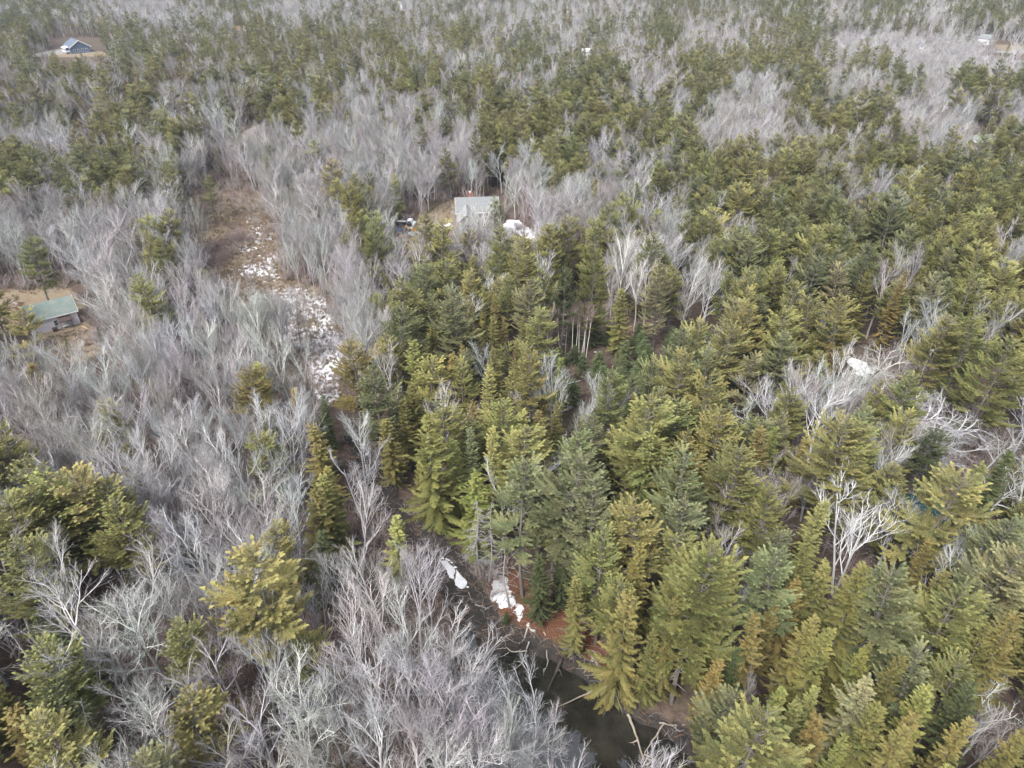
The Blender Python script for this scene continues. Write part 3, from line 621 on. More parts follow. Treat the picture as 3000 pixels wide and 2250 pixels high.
VIS = [([(1815, 755), (1860, 750), (1960, 815), (2010, 850), (1995, 885), (1920, 840), (1840, 800)], 1.0), ([(2015, 870), (2110, 930), (2100, 960), (2015, 900)], .8),
       ([(50, 625), (185, 618), (240, 690), (235, 770), (150, 785), (95, 735), (50, 715)], 1.0), ([(-10, 630), (60, 630), (60, 680), (-10, 690)], .95),
       ([(112, 84), (212, 84), (215, 112), (110, 112)], 1.0), ([(95, 106), (215, 112), (245, 124), (110, 132), (78, 150), (68, 150), (68, 118)], .8), ([(2112, 80), (2152, 80), (2212, 98), (2220, 112), (2120, 104)], .93),
       ([(848, 470), (925, 465), (985, 425), (1060, 432), (1050, 468), (985, 472), (930, 500), (925, 528), (852, 520)], .95), ([(1205, 655), (1285, 655), (1285, 740), (1205, 740)], 1.0),
       ([(1335, 688), (1430, 688), (1430, 735), (1335, 735)], 1.0), ([(2095, 282), (2165, 282), (2165, 312), (2095, 312)], .95), ([(450, 268), (585, 268), (590, 296), (455, 330)], .7),
       ([(410, 415), (575, 410), (560, 475), (500, 560), (420, 530)], .85), ([(500, 450), (600, 450), (640, 620), (750, 650), (750, 870), (660, 870), (640, 760), (520, 660), (480, 600)], .5),
       ([(750, 920), (830, 960), (870, 1060), (930, 1120), (1000, 1180), (1060, 1270), (1200, 1350), (1220, 1480), (1300, 1560), (1480, 1600), (1500, 1700), (1000, 1700), (1000, 1400), (900, 1230), (800, 1080)], 1.0), ([(940, 1195), (1000, 1195), (1030, 1290), (990, 1300)], 1.0), ([(1090, 468), (1150, 468), (1158, 505), (1098, 507)], .95), ([(1860, 690), (2000, 680), (2010, 770), (1900, 770)], .6), ([(1990, 805), (2200, 805), (2210, 960), (2000, 900)], .6),
       ([(1055, 1180), (1190, 1280), (1230, 1390), (1100, 1350)], 1.0), ([(862, 14), (880, 14), (880, 30), (862, 30)], .7), ([(112, 28), (136, 28), (136, 42), (112, 42)], .7), ([(1250, 112), (1275, 112), (1275, 124), (1250, 124)], .7),
       ([(500, 66), (545, 66), (545, 78), (500, 78)], .7), ([(1960, 1035), (2012, 1040), (2010, 1080), (1965, 1078)], .9), ([(1205, 738), (1450, 728), (1460, 800), (1400, 835), (1230, 835)], .88)]
VISN = [(np.array(p, float), w) for p, w in VIS]
hid = np.zeros(len(C)); hlow = hid
for hh in (2.5, 6.0, 9.5, 12.5):
    uu, vv, ww = pix(C[:, 0], C[:, 1], hh)
    for p, w in VISN: hid = np.maximum(hid, w * (pdist(p, uu, vv) > (-3 if hh < 12 else 2)))
    if hh == 2.5: hlow = hid.copy()
for i in range(len(C)):
    u, v = U[i], Vp[i]
    if v < -60: 
        if v < -200: continue
    gu = u + random.gauss(0, 16); gv = v + random.gauss(0, 10)
    gr = min(29, max(0, int(gv / 55.3))); gc = min(29, max(0, int(gu / 73.73)))
    c = LEFT[gr][gc] if gr < 8 and gc < 10 else RIGHT[gr][gc - 15] if gr < 12 and gc >= 15 else GRID[gr][gc]
    if firs[i]: c = 'Y'
    x, y, s = C[i]
    if c in 'Hh' or mead[i]: und.append((x, y))
    if blk[i]: continue
    hv = 0 if c == 'Y' else hlow[i] if c == 'T' else hid[i]
    if hv and random.random() < hv: continue
    if c in 'GW' and v < 1640:
        if c == 'G' and random.random() < .12 and y > 120: c = 'H'
        else: continue
    if mead[i]:
        if random.random() < .5: continue
        trees.append(dict(k='bare', x=x, y=y, h=random.uniform(6, 11.5), w=.6, t=random.choice('wn'), hand=False)); continue
    if c == 'W' or c == 'G': c = 'H'
    if c == 'T':
        trees.append(dict(k='bare', x=x, y=y, h=random.uniform(4.5, 8), w=1.2, t=random.choice('nwnp'), hand=False, thicket=True, s=s))
        for _ in range(2): trees.append(dict(k='bare', x=x + random.uniform(-3, 3), y=y + random.uniform(-3, 3), h=random.uniform(4, 8), w=1.2, t=random.choice('nwnp'), hand=False, thicket=True, s=s))
        continue
    if c == 'Y':
        if near(x, y, 1.2): continue
        put(x, y, 1.2); trees.append(dict(k='spruce', x=x, y=y, h=random.uniform(4.2, 7.0), w=2.3, t='G', hand=False)); continue
    a, b, d = MIX[c]
    if y > 280 and c in 'MPCB': d += {'M': .22, 'P': .14, 'C': .15, 'B': .05}[c]
    elif c == 'P': d += .03
    a2 = max(0, a + .18 * brown[i] * (a > .2)); q = random.random() * (a2 + b + d)
    k = 'spruce' if q < a2 else 'pine' if q < a2 + b else 'bare'
    if y > 420 and k == 'bare' and random.random() < .1: continue
    r = 1.2 if k != 'bare' else .95
    if near(x, y, r): continue
    put(x, y, r)
    far_r = min(1, max(0, (y - 150) / 500)); big = 1 + .14 * min(1, max(0, (y - 250) / 300))
    if k == 'spruce':
        h = random.gauss(10.8, 2.0); w = random.uniform(.85, 1.3)
        tn = 'r' if c == 'B' and random.random() < .65 else random.choice('oooorgoyo' if brown[i] > 0 else 'oogdogoyg')
        if y > 330 and tn in 'yl': tn = 'o'
    elif k == 'pine':
        h = random.gauss(15.5 - 2.5 * far_r, 2.2); w = random.uniform(.85, 1.25)
        tn = random.choice('yyyggyk' if patch[i] > 0 else 'bgggygby')
    else:
        h = random.gauss(12.6, 1.6); w = random.uniform(.85, 1.25); tn = random.choice('wnnqwnpqn')
    if k != 'bare': h *= big
    elif y > 140 and random.random() < .5: trees.append(dict(k='bare', x=x + random.uniform(-2, 2), y=y + random.uniform(-2, 2), h=max(6, h * random.uniform(.6, 1)), w=w, t=tn, hand=False))
    trees.append(dict(k=k, x=x, y=y, h=max(6.5, h), w=w, t=tn, hand=False, B=(c == 'B')))
tx = np.array([t['x'] for t in trees]); ty = np.array([t['y'] for t in trees]); tz = ground_z(tx, ty)
th = np.array([t['h'] for t in trees])
pu, pv, pw = pix(tx, ty, tz + th); bu, bv, bw = pix(tx, ty, tz)
random.seed(77)
def colour(t):
    if t['k'] in ('bare', 'oak'): b = BTINT[t['t']]; j = .10
    elif t['t'] == 'G': b = (0.082, 0.098, 0.048); j = .15
    elif t['k'] in ('birch', 'snag'): return (1, 1, 1)
    else: b = TINT[t['t']]; j = .16
    m = 1 + random.uniform(-j, j)
    if t['k'] == 'bare' and t['y'] > 150: m *= .90
    if t['k'] in ('spruce', 'pine') : m *= 1.07
    c = [x * m * (1 + random.uniform(-.05, .05)) for x in b]
    if t.get('B') and t['k'] == 'spruce': c = [c[0] * .85, c[1] * .72, c[2] * .8]
    return tuple(c)
vis = []
for i, t in enumerate(trees):
    t['i'] = i; t['z'] = float(tz[i]); t['c'] = colour(t); t['v'] = t.get('var') if t.get('var') is not None else random.randrange(len(PROTO[t['k']]) if t['k'] != 'snag' else 1)
    t['rz'] = random.uniform(0, 6.28); t['pu'], t['pv'], t['bu'], t['bv'], t['d'] = float(pu[i]), float(pv[i]), float(bu[i]), float(bv[i]), float(pw[i])
    inframe = -30 < t['pu'] < 2242 and t['pv'] < 1650 and t['bv'] > 10
    t['score'] = (t['h'] / t['d']) if inframe else 0
ind = []; rest = {'spruce': [], 'pine': [], 'bare': []}
for kind, ks in (('spruce', ('spruce',)), ('pine', ('pine',)), ('bare', ('bare',))):
    L = [t for t in trees if t['k'] in ks]
    L.sort(key=lambda t: -(t['score'] * (1.6 if t['hand'] else 1.0)))
    ind += L[:290]; rest[kind] = L[290:]
ind += [t for t in trees if t['k'] in ('oak', 'birch', 'snag')]

# ------------------------------------------------------------------ labels: look, then place beside something one can find
LAND = [('the green-roofed cabin', 120, 690), ('the patchy snow meadow', 680, 720), ('the small brown field', 490, 450), ('the grey-roofed house', 1030, 470),
        ('the parked black dump truck', 870, 485), ('the dark pool', 1270, 1560), ('the white stream snow slab', 980, 1240), ('the rust-brown bank', 1160, 1330),
        ('the slim white birches', 1245, 740), ('the tan bushy shrub', 1387, 715), ('the snow-streaked road', 1880, 810), ('the spreading bare oaks', 2060, 900),
        ('the teal-roofed house', 2010, 1140), ('the blue house', 185, 110), ('the white farmhouse', 2135, 95), ('the pale flat roof', 2130, 310),
        ('the dead grey spruce', 1207, 1010), ('the log jam', 1060, 1300), ('the narrow dark channel', 820, 1050), ('the small dark pond', 15, 1020),
        ('the lone big yellow-green pine', 590, 1330), ('the broad whitish tree', 140, 900), ('the grey snags', 40, 1500),
        ('the leaning silver log', 1235, 1500), ('the gravel lane', 520, 300), ('the young dark firs', 1320, 790), ('the log at the pool edge', 1390, 1600),
        ('the twin lime-green spruces', 1690, 1500)]
ORD = ['', 'second', 'third', 'fourth', 'fifth', 'sixth', 'seventh', 'eighth', 'ninth', 'tenth', 'eleventh', 'twelfth', 'thirteenth', 'fourteenth', 'fifteenth', 'sixteenth', 'seventeenth', 'eighteenth', 'nineteenth', 'twentieth']
KW = {'spruce': 'spruce', 'pine': 'pine', 'bare': 'leafless tree', 'oak': 'bare spreading oak', 'birch': 'white-barked birch', 'snag': 'dead grey snag'}
def size_word(t):
    m = {'spruce': (10.5, 14.5), 'pine': (14, 18), 'bare': (11, 14.5), 'oak': (14, 16.5), 'birch': (10.5, 12), 'snag': (9, 13)}[t['k']]
    return 'short' if t['h'] < m[0] else 'tall' if t['h'] > m[1] else 'medium-height'
groups = {}
for t in ind:
    best = min(LAND, key=lambda L: math.hypot(L[1] - t['bu'], (L[2] - t['bv']) * 1.3))
    dx, dy = t['bu'] - best[1], t['bv'] - best[2]
    rel = ('beyond' if dy < 0 else 'in front of') if abs(dy) * 1.2 > abs(dx) else ('to the left of' if dx < 0 else 'to the right of')
    t['dist'] = math.hypot(dx, dy); t['land'] = best[0]; t['rel'] = rel
    wd = 'slim ' if t['w'] < .93 else 'broad ' if t['w'] > 1.14 else ''
    tn = 'young dark green' if t['t'] == 'G' else TWORD[t['t']]
    if t['k'] in ('birch', 'snag'): tn = ''
    t['look'] = ' '.join((size_word(t) + ' ' + wd + tn + ' ' + KW[t['k']]).split())
    groups.setdefault((t['look'], rel, best[0]), []).append(t)
for (look, rel, land), L in groups.items():
    L.sort(key=lambda t: t['dist'])
    for k, t in enumerate(L):
        t['label'] = f'{look} {rel} {land}'
        if len(L) > 1:
            t['label'] += (', nearest' if k == 0 else f', {ORD[k]} nearest' if k < len(ORD) else f', number {k+1} out')
GRP = {'spruce': 'spruces of the forest', 'pine': 'pines of the forest', 'bare': 'leafless hardwoods of the forest', 'oak': 'spreading bare oaks', 'birch': 'white-barked birches', 'snag': 'dead standing trees'}
NM = {'spruce': 'spruce_tree', 'pine': 'pine_tree', 'bare': 'bare_tree', 'oak': 'oak_tree', 'birch': 'birch_tree', 'snag': 'dead_tree'}
for t in ind:
    tm, cm, h0 = PROTO[t['k']][t['v']]
    s = t['h'] / h0; w = s * t['w'] * {'spruce': .98, 'pine': .92, 'bare': 1.25}.get(t['k'], 1.0)
    r = thing(NM[t['k']], t['label'], 'tree', (t['x'], t['y'], t['z'] - .1), t['rz'], GRP[t['k']])
    lean = .05 if t['k'] in ('bare', 'birch', 'snag', 'oak') else .025
    r.rotation_euler = (random.gauss(0, lean), random.gauss(0, lean), t['rz'])
    r.scale = (w, w, s)
    a = bpy.data.objects.new('trunk', tm); b = bpy.data.objects.new('crown' if t['k'] in ('spruce', 'pine') else 'branches', cm)
    for o in (a, b):
        COL.objects.link(o); o.parent = r; o.color = (*t['c'], 1)

# ------------------------------------------------------------------ the rest of the wood: one stuff object per kind, instanced on points
def gn_group():
    g = bpy.data.node_groups.new('scatter', 'GeometryNodeTree')
    g.interface.new_socket('Geometry', in_out='INPUT', socket_type='NodeSocketGeometry')
    g.interface.new_socket('Kinds', in_out='INPUT', socket_type='NodeSocketCollection')
    g.interface.new_socket('Geometry', in_out='OUTPUT', socket_type='NodeSocketGeometry')
    gi = g.nodes.new('NodeGroupInput'); go = g.nodes.new('NodeGroupOutput')
    ci = g.nodes.new('GeometryNodeCollectionInfo'); ci.inputs['Separate Children'].default_value = True; ci.inputs['Reset Children'].default_value = True
    ip = g.nodes.new('GeometryNodeInstanceOnPoints'); ip.inputs['Pick Instance'].default_value = True
    def na(n, ty):
        a = g.nodes.new('GeometryNodeInputNamedAttribute'); a.data_type = ty; a.inputs['Name'].default_value = n
        return next(o for o in a.outputs if o.enabled and o.name == 'Attribute')
    g.links.new(gi.outputs[0], ip.inputs['Points']); g.links.new(gi.outputs[1], ci.inputs['Collection']); g.links.new(ci.outputs[0], ip.inputs['Instance'])
    g.links.new(na('pick', 'INT'), ip.inputs['Instance Index']); g.links.new(na('spin', 'FLOAT_VECTOR'), ip.inputs['Rotation']); g.links.new(na('size', 'FLOAT_VECTOR'), ip.inputs['Scale'])
    g.links.new(ip.outputs[0], go.inputs[0])
    return g
GN = gn_group()
def scatter(name, meshes, pts, pick, spin, size, tint):
    c = bpy.data.collections.new(name + '_kinds')
    for i, m in enumerate(meshes):
        o = bpy.data.objects.new('%s_kind_%02d' % (name, i), m); c.objects.link(o)
    me = bpy.data.meshes.new(name); me.vertices.add(len(pts)); me.vertices.foreach_set('co', np.array(pts, float).ravel())
    a = me.attributes.new('pick', 'INT', 'POINT'); a.data.foreach_set('value', np.array(pick, np.int32))
    for n, d in (('spin', spin), ('size', size)):
        a = me.attributes.new(n, 'FLOAT_VECTOR', 'POINT'); a.data.foreach_set('vector', np.array(d, float).ravel())
    a = me.attributes.new('tint', 'FLOAT_COLOR', 'POINT'); a.data.foreach_set('color', np.array([(*x[:3], 1) for x in tint], float).ravel())
    me.update()
    o = link(name, me); md = o.modifiers.new('scatter', 'NODES'); md.node_group = GN
    md['Socket_1'] = c
    for it in GN.interface.items_tree:
        if it.name == 'Kinds': md[it.identifier] = c
    return o
def joined(t, c, name, mats, crown_i):
    n = len(t.v); t.v += c.v; t.a += c.a; t.f += [tuple(i + n for i in f) for f in c.f]; t.m = list(t.m) + [crown_i] * len(c.f)
    m = t.mesh(name)
    for k in mats: m.materials.append(k)
    return m
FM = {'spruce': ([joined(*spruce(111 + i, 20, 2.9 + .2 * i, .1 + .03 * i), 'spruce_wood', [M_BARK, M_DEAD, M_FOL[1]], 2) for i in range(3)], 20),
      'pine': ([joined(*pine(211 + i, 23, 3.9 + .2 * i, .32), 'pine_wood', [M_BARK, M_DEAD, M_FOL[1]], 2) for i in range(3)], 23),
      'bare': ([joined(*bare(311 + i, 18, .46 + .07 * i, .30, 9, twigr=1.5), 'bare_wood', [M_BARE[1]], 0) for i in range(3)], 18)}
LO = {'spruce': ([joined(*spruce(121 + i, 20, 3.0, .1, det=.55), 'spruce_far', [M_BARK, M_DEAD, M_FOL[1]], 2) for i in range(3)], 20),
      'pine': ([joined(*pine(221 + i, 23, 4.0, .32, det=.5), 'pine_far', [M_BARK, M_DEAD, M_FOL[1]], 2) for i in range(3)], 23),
      'bare': ([joined(*bare(321 + i, 18, .45 + .08 * i, .33, 7, det=.8, twigr=2.2, thick=1.15), 'bare_far', [M_BARE[1]], 0) for i in range(3)], 18)}
WL = {'spruce': 'olive and rust-brown spruces covering the farther slopes in dense stands', 'pine': 'farther green pines standing above the rest of the wood',
      'bare': 'farther grey leafless hardwoods and sapling thickets across the valley'}
for k, L in rest.items():
    ms, h0 = FM[k]; lo = LO[k][0]
    P = []; pk = []; sp = []; sz = []; tn = []
    for t in L:
        s = t['h'] / h0; w = s * t['w'] * {'spruce': 1.0, 'pine': .95, 'bare': 1.3}[k]
        if t.get('thicket'): w = s * 2.1
        P.append((t['x'], t['y'], t['z'] - .1)); pk.append(random.randrange(3) + (3 if t['d'] > 330 else 0))
        sp.append((random.gauss(0, .03), random.gauss(0, .03), t['rz'])); sz.append((w, w, s)); tn.append(t['c'])
    o = scatter(k + '_wood', ms + lo, P, pk, sp, sz, tn)
    tag(o, WL[k], 'woodland', kind='stuff')
# bare brush under the hardwoods
random.seed(9)
P = []; pk = []; sp = []; sz = []; tn = []
ux = np.array([u[0] for u in und]); uy = np.array([u[1] for u in und])
ok = (pdist(CHANNEL, ux, uy) < -.5) & (uy < 330)
for P_ in FIELDS[3:]: ok &= pdist(P_, ux, uy) < 1.5
ok &= pdist(FIELDS[1], ux, uy) < 0
for P_ in HOUSES: ok &= pdist(P_, ux, uy) < -1
mm = pdist(MEADOW, ux, uy) > 0
pts = []
for i in np.nonzero(ok)[0]:
    for _ in range(1 if mm[i] and random.random() < .7 else 0 if mm[i] else 3 if uy[i] < 190 else 2):
        pts.append((ux[i] + random.uniform(-2.2, 2.2), uy[i] + random.uniform(-2.2, 2.2)))
gz = ground_z([p[0] for p in pts], [p[1] for p in pts])
for (x, y), z in zip(pts, gz):
    if z < -.35: continue
    s = random.uniform(.6, 1.5); P.append((x, y, z)); pk.append(random.randrange(3)); sp.append((0, 0, random.uniform(0, 6.28))); sz.append((s * 1.2, s * 1.2, s))
    tn.append(random.choice(((.25, .19, .18), (.32, .285, .28), (.20, .155, .145), (.29, .255, .235))))
sm_ = []
for i in range(3):
    m_ = shrub(700 + i).mesh('brush_mesh'); m_.materials.append(M_BARE[1]); sm_.append(m_)
tag(scatter('undergrowth', sm_, P, pk, sp, sz, tn), 'pinkish bare brush and saplings under the leafless hardwoods', 'undergrowth', kind='stuff')
def tuft(seed, n=16, h=.55):
    random.seed(seed); b = MB()
    for _ in range(n):
        a = random.uniform(0, 6.28); r = random.uniform(0, .28); p = Vector((math.cos(a) * r, math.sin(a) * r, 0)); e = p + Vector((random.gauss(0, .22), random.gauss(0, .22), h * random.uniform(.4, 1.1)))
        w = Vector((math.sin(a), -math.cos(a), 0)) * .03; b.tri(p - w, p + w, e, random.uniform(.1, .9))
    return b
def stick(seed):
    random.seed(seed); b = MB(); L = 1.2; P = [Vector((-L / 2, 0, .04)), Vector((0, random.uniform(-.1, .1), .07)), Vector((L / 2, random.uniform(-.2, .2), .05))]
    b.tube(P, [.03, .024, .01], 4, .5)
    for _ in range(3): q = P[1].lerp(P[2], random.random()); b.tube([q, q + Vector((random.uniform(0, .4), random.uniform(-.35, .35), random.uniform(0, .12)))], [.013, .004], 3, .7)
    return b
def strew(name, label, meshes, polys, step, tints, smin, smax, keep=1.0, hmax=1e9):
    random.seed(len(name)); P = []; X = []; Y = []
    for p, dens in polys:
        x0, y0 = p.min(0); x1, y1 = p.max(0); n = int((x1 - x0) * (y1 - y0) / step ** 2 * dens); n = min(n, 26000)
        xx = np.random.default_rng(n).uniform(x0, x1, n); yy = np.random.default_rng(n + 1).uniform(y0, y1, n)
        k = pdist(p, xx, yy) > -.8
        X += list(xx[k]); Y += list(yy[k])
    X = np.array(X); Y = np.array(Y); Z = ground_z(X, Y); n = len(X)
    k = Z > -1.08
    for h_ in HOUSES: k &= pdist(h_, X, Y) < -.2
    X, Y, Z = X[k], Y[k], Z[k]; n = len(X)
    sc = [random.uniform(smin, smax) for _ in range(n)]
    return tag(scatter(name, meshes, np.stack([X, Y, Z], 1), [random.randrange(len(meshes)) for _ in range(n)], [(0, 0, random.uniform(0, 6.28)) for _ in range(n)], [(q, q, q) for q in sc], [random.choice(tints) for _ in range(n)]), label, name.replace('_', ' '), kind='stuff')
tm_ = []
for i in range(3):
    m_ = tuft(40 + i).mesh('tuft_mesh'); m_.materials.append(M_BARE[1]); tm_.append(m_)
tn_ = ((.20, .145, .095), (.16, .115, .08), (.24, .19, .13), (.13, .09, .065), (.19, .17, .14))
strew('dead_grass', 'matted tan grass tufts over the brown clearings and the meadow', tm_, [(MEADOW, .95), (FIELDS[0], .8), (FIELDS[1], .9), (FIELDS[2], .9), (FIELDS[3], .45), (FIELDS[4], .5), (FIELDS[5], .35), (FIELDS[8], 1)], .62, tn_, .7, 1.5)
sm2 = []
for i in range(3):
    m_ = stick(60 + i).mesh('stick_mesh'); m_.materials.append(M_BARE[1]); sm2.append(m_)
strew('woody_debris', 'sticks and dead leaves strewn over the muddy stream margins', sm2, [(CHANNEL, 1.0), (RUST, .8), (MEADOW, .03), (FIELDS[0], .06), (FIELDS[5], .06)], .6, ((.10, .085, .075), (.16, .14, .12), (.06, .05, .045), (.2, .12, .07), (.25, .23, .21)), .35, 1.5)
print('TREES', len(trees), 'ind', len(ind), {k: len(v) for k, v in rest.items()}, 'brush', len(P))

# ------------------------------------------------------------------ houses
M_WHITE = solid('white_trim', (.55, .55, .55), .6, .03); M_GLASS = solid('window_glass', (.03, .035, .045), .15, .1, spec=.6)
M_GREYWALL = solid('grey_siding', (.47, .455, .49), .8, .05, 4); M_BLUEWALL = solid('blue_siding', (.10, .14, .21), .8, .06, 4)
M_WHITEWALL = solid('white_siding', (.42, .42, .43), .75, .04, 4); M_TANWALL = solid('tan_siding', (.22, .16, .11), .8, .08, 3)
M_DARKROOF = solid('slate_blue_shingles', (.085, .11, .145), .85, .12, 3); M_GREYROOF = solid('grey_metal_roof', (.145, .155, .16), .65, .12, 1.2, .3)
M_TEALROOF = solid('dark_teal_roof', (.018, .055, .06), .6, .12, 2); M_PALEROOF = solid('pale_green_roof', (.22, .25, .235), .5, .08, 1)
M_BRICK = solid('chimney_brick', (.26, .09, .06), .9, .2, 9); M_WOOD = solid('weathered_planks', (.25, .19, .14), .9, .2, 5)
M_DKWOOD = solid('dark_wood', (.07, .05, .045), .9, .2, 5); M_BLACK = solid('black_paint', (.012, .012, .014), .35, .1, spec=.5)
M_TYRE = solid('tyre_rubber', (.015, .015, .015), .9, .1); M_STEEL = solid('steel', (.32, .32, .33), .4, .08, spec=.5)
M_YELLOW = solid('yellow_paint', (.62, .31, .03), .45, .06, spec=.5); M_WPAINT = solid('white_paint', (.45, .46, .48), .3, .03, spec=.5)
M_BLUE = solid('blue_plastic', (.04, .22, .52), .5, .06); M_FIRE = solid('split_firewood', (.48, .31, .2), .9, .3, 6)
M_SNOW = solid('old_snow', (.56, .58, .62), .75, .035, 2.0); M_CONC = solid('concrete', (.36, .35, .34), .9, .1, 2)
def green_roof():
    m, t, b = mat('weathered_green_shingles')
    g = t.nodes.new('ShaderNodeMapping'); t.links.new(objc(t), g.inputs[0]); g.inputs['Scale'].default_value = (1, 1, 1)
    n = noise(t, .7, 5, .6, g.outputs[0]); br = t.nodes.new('ShaderNodeTexBrick'); t.links.new(objc(t), br.inputs['Vector'])
    br.inputs['Scale'].default_value = 2.2; br.inputs['Color1'].default_value = (.9, .9, .9, 1); br.inputs['Color2'].default_value = (1, 1, 1, 1); br.inputs['Mortar'].default_value = (.75, .75, .75, 1)
    c = ramp(t, n, [(.3, (.115, .158, .148)), (.55, (.15, .182, .168)), (.8, (.205, .21, .185))])
    t.links.new(mixc(t, 1.0, c, br.outputs[0], 'MULTIPLY'), b.inputs['Base Color']); return m
M_GREENROOF = green_roof()
def house(name, label, x, y, ang, L, Wd, wh, rh, mw, mr, cat='house', over=.3, trim=True, windows=(), chim=None, door=None, z=None):
    """near long wall runs from (x, y) along ang; ridge parallel to it. windows: (side, along, z0, width, height)"""
    t = thing(name, label, cat, (x, y, float(ground_z(x, y)) if z is None else z), ang)
    b = MB(); b.prism([(0, -.3), (Wd, -.3), (Wd, wh), (Wd / 2, rh - .06), (0, wh)], 0, L); link('wall', up_fix(b.mesh('wall')), t, mw)
    s = (rh - wh) / (Wd / 2); ex = over
    b = MB()
    for y0, y1, sg in ((-ex, Wd / 2, 1), (Wd + ex, Wd / 2, -1)):
        z0 = wh - ex * s
        b.prism([(y0, z0 + .02), (y1, rh + .02), (y1, rh + .18), (y0, z0 + .18)], -ex, L + ex)
    rf = link('roof', up_fix(b.mesh('roof')), t, mr)
    if trim:
        b = MB(); z0 = wh - ex * s
        b.box(-ex, L + ex, -ex - .05, -ex - .003, z0 - .06, z0 + .17)
        for xx in (-ex - .05, L + ex + .003):
            b.prism([(-ex, z0 - .05), (Wd / 2, rh - .05), (Wd / 2, rh + .16), (-ex, z0 + .16)], xx, xx + .047)
            b.prism([(Wd + ex, z0 - .05), (Wd / 2, rh - .05), (Wd / 2, rh + .16), (Wd + ex, z0 + .16)][::-1], xx, xx + .047)
        link('fascia', up_fix(b.mesh('fascia')), t, M_WHITE)
    for side, a, z0, w, h in windows:
        b = MB(); g = MB()
        if side == 'f':
            b.box(a, a + w, -.07, -.005, z0, z0 + h); g.box(a + .1, a + w - .1, -.09, -.072, z0 + .1, z0 + h / 2 - .04); g.box(a + .1, a + w - .1, -.09, -.072, z0 + h / 2 + .04, z0 + h - .1)
        elif side == 'l':
            b.box(-.07, -.005, a, a + w, z0, z0 + h); g.box(-.09, -.072, a + .1, a + w - .1, z0 + .1, z0 + h / 2 - .04); g.box(-.09, -.072, a + .1, a + w - .1, z0 + h / 2 + .04, z0 + h - .1)
        else:
            b.box(L + .005, L + .07, a, a + w, z0, z0 + h); g.box(L + .072, L + .09, a + .1, a + w - .1, z0 + .1, z0 + h / 2 - .04); g.box(L + .072, L + .09, a + .1, a + w - .1, z0 + h / 2 + .04, z0 + h - .1)
        f = link('window', b.mesh('window'), t, M_WHITE); link('pane', g.mesh('pane'), f, M_GLASS)
    if door:
        side, a, w = door; b = MB()
        if side == 'f': b.box(a, a + w, -.08, -.006, 0, 2.0)
        elif side == 'r': b.box(L + .006, L + .08, a, a + w, 0, 2.0)
        link('door', b.mesh('door'), t, M_WHITE)
    if chim:
        a, yy, top = chim; b = MB(); b.box(a, a + .55, yy, yy + .55, wh - .5, top); b.box(a - .07, a + .62, yy - .07, yy + .62, top + .003, top + .15)
        ch = link('chimney', b.mesh('chimney'), t, M_BRICK); b = MB(); b.box(a + .1, a + .45, yy + .1, yy + .45, top + .153, top + .5); link('chimney_cap', b.mesh('chimney_cap'), ch, M_WHITE)
    return t
# the cabin in the clearing
cb = house('cabin', 'lavender-grey cabin with pale green shingle roof in the grassy clearing', -96.6, 126.1, math.atan2(5.0, 6.6), 8.3, 6.6, 3.0, 5.0, M_GREYWALL, M_GREENROOF, 'cabin',
           windows=[('f', 3.7, .85, .85, 1.25), ('l', 2.8, 3.1, .7, 1.0)])
b = MB(); b.prism([(-1.3, 1.75), (-.01, 2.35), (-.01, 2.5), (-1.35, 1.9)], 4.7, 6.9)
for xx in (4.75, 6.75): b.box(xx, xx + .1, -1.25, -1.15, 0, 1.76)
link('porch_roof', up_fix(b.mesh('porch_roof')), cb, M_DKWOOD)
b = MB(); b.box(5.0, 6.5, -.55, -.1, .35, .45); b.box(5.0, 6.5, -.12, -.09, .45, 1.0)
for xx in (5.05, 6.35): b.box(xx, xx + .08, -.5, -.42, 0, .349)
link('porch_bench', b.mesh('porch_bench'), cb, M_CONC)
b = MB(); b.box(8.6, 9.4, 1.5, 1.62, .0, .12); 
def at_local(root, x, y):
    c, s = math.cos(root.rotation_euler.z), math.sin(root.rotation_euler.z); return root.location.x + c * x - s * y, root.location.y + s * x + c * y
def small(name, label, cat, x, y, ang, fn, m, group=None, z=None):
    b = MB(); fn(b); o = link(name, up_fix(b.mesh(name)), None, m); o.location = (x, y, float(ground_z(x, y)) if z is None else z); o.rotation_euler.z = ang
    return tag(o, label, cat, group)
ca = cb.rotation_euler.z
x, y = at_local(cb, 3.1, -1.0)
def f_(b):
    b.box(0, .9, 0, .6, .05, .75)
    b.box(-.05, .95, -.05, .65, .753, .82); b.box(.02, .12, .02, .58, 0, .05); b.box(.78, .88, .02, .58, 0, .05)
small('storage_bin', 'dark lidded storage bin against the cabin wall below its window', 'bin', x, y, ca, f_, M_DKWOOD)
def bed(b):
    b.box(0, 1.9, 0, .09, 0, .32); b.box(0, 1.9, .8, .89, 0, .32); b.box(0, .09, .093, .797, 0, .3); b.box(1.81, 1.9, .093, .797, 0, .3); b.box(.1, 1.8, .1, .79, 0, .2)
for q, (lx, ly, an, lb) in enumerate(((4.6, -2.9, 0, 'plank garden bed lying parallel to the cabin porch'), (7.0, -3.2, -.9, 'plank garden bed set at an angle beside the other one'))):
    x, y = at_local(cb, lx, ly); small('garden_bed', lb, 'garden bed', x, y, ca + an, bed, M_WOOD, 'garden beds in front of the cabin')
def logm(n=1):
    def f(b): b.tube([(0, 0, .16), (1.2, .05, .16), (2.3, 0, .15)], [.16, .15, .13], 8)
    return f
x, y = at_local(cb, 8.2, -2.0); small('log', 'short cut log on the grass past the garden beds', 'log', x, y, ca - 1.2, logm(), M_FIRE)
x, y = at(10, 668); small('log', 'long weathered log on the tan lawn uphill of the cabin', 'log', x, y, .5, logm(), M_WOOD)
x, y = at(32, 656)
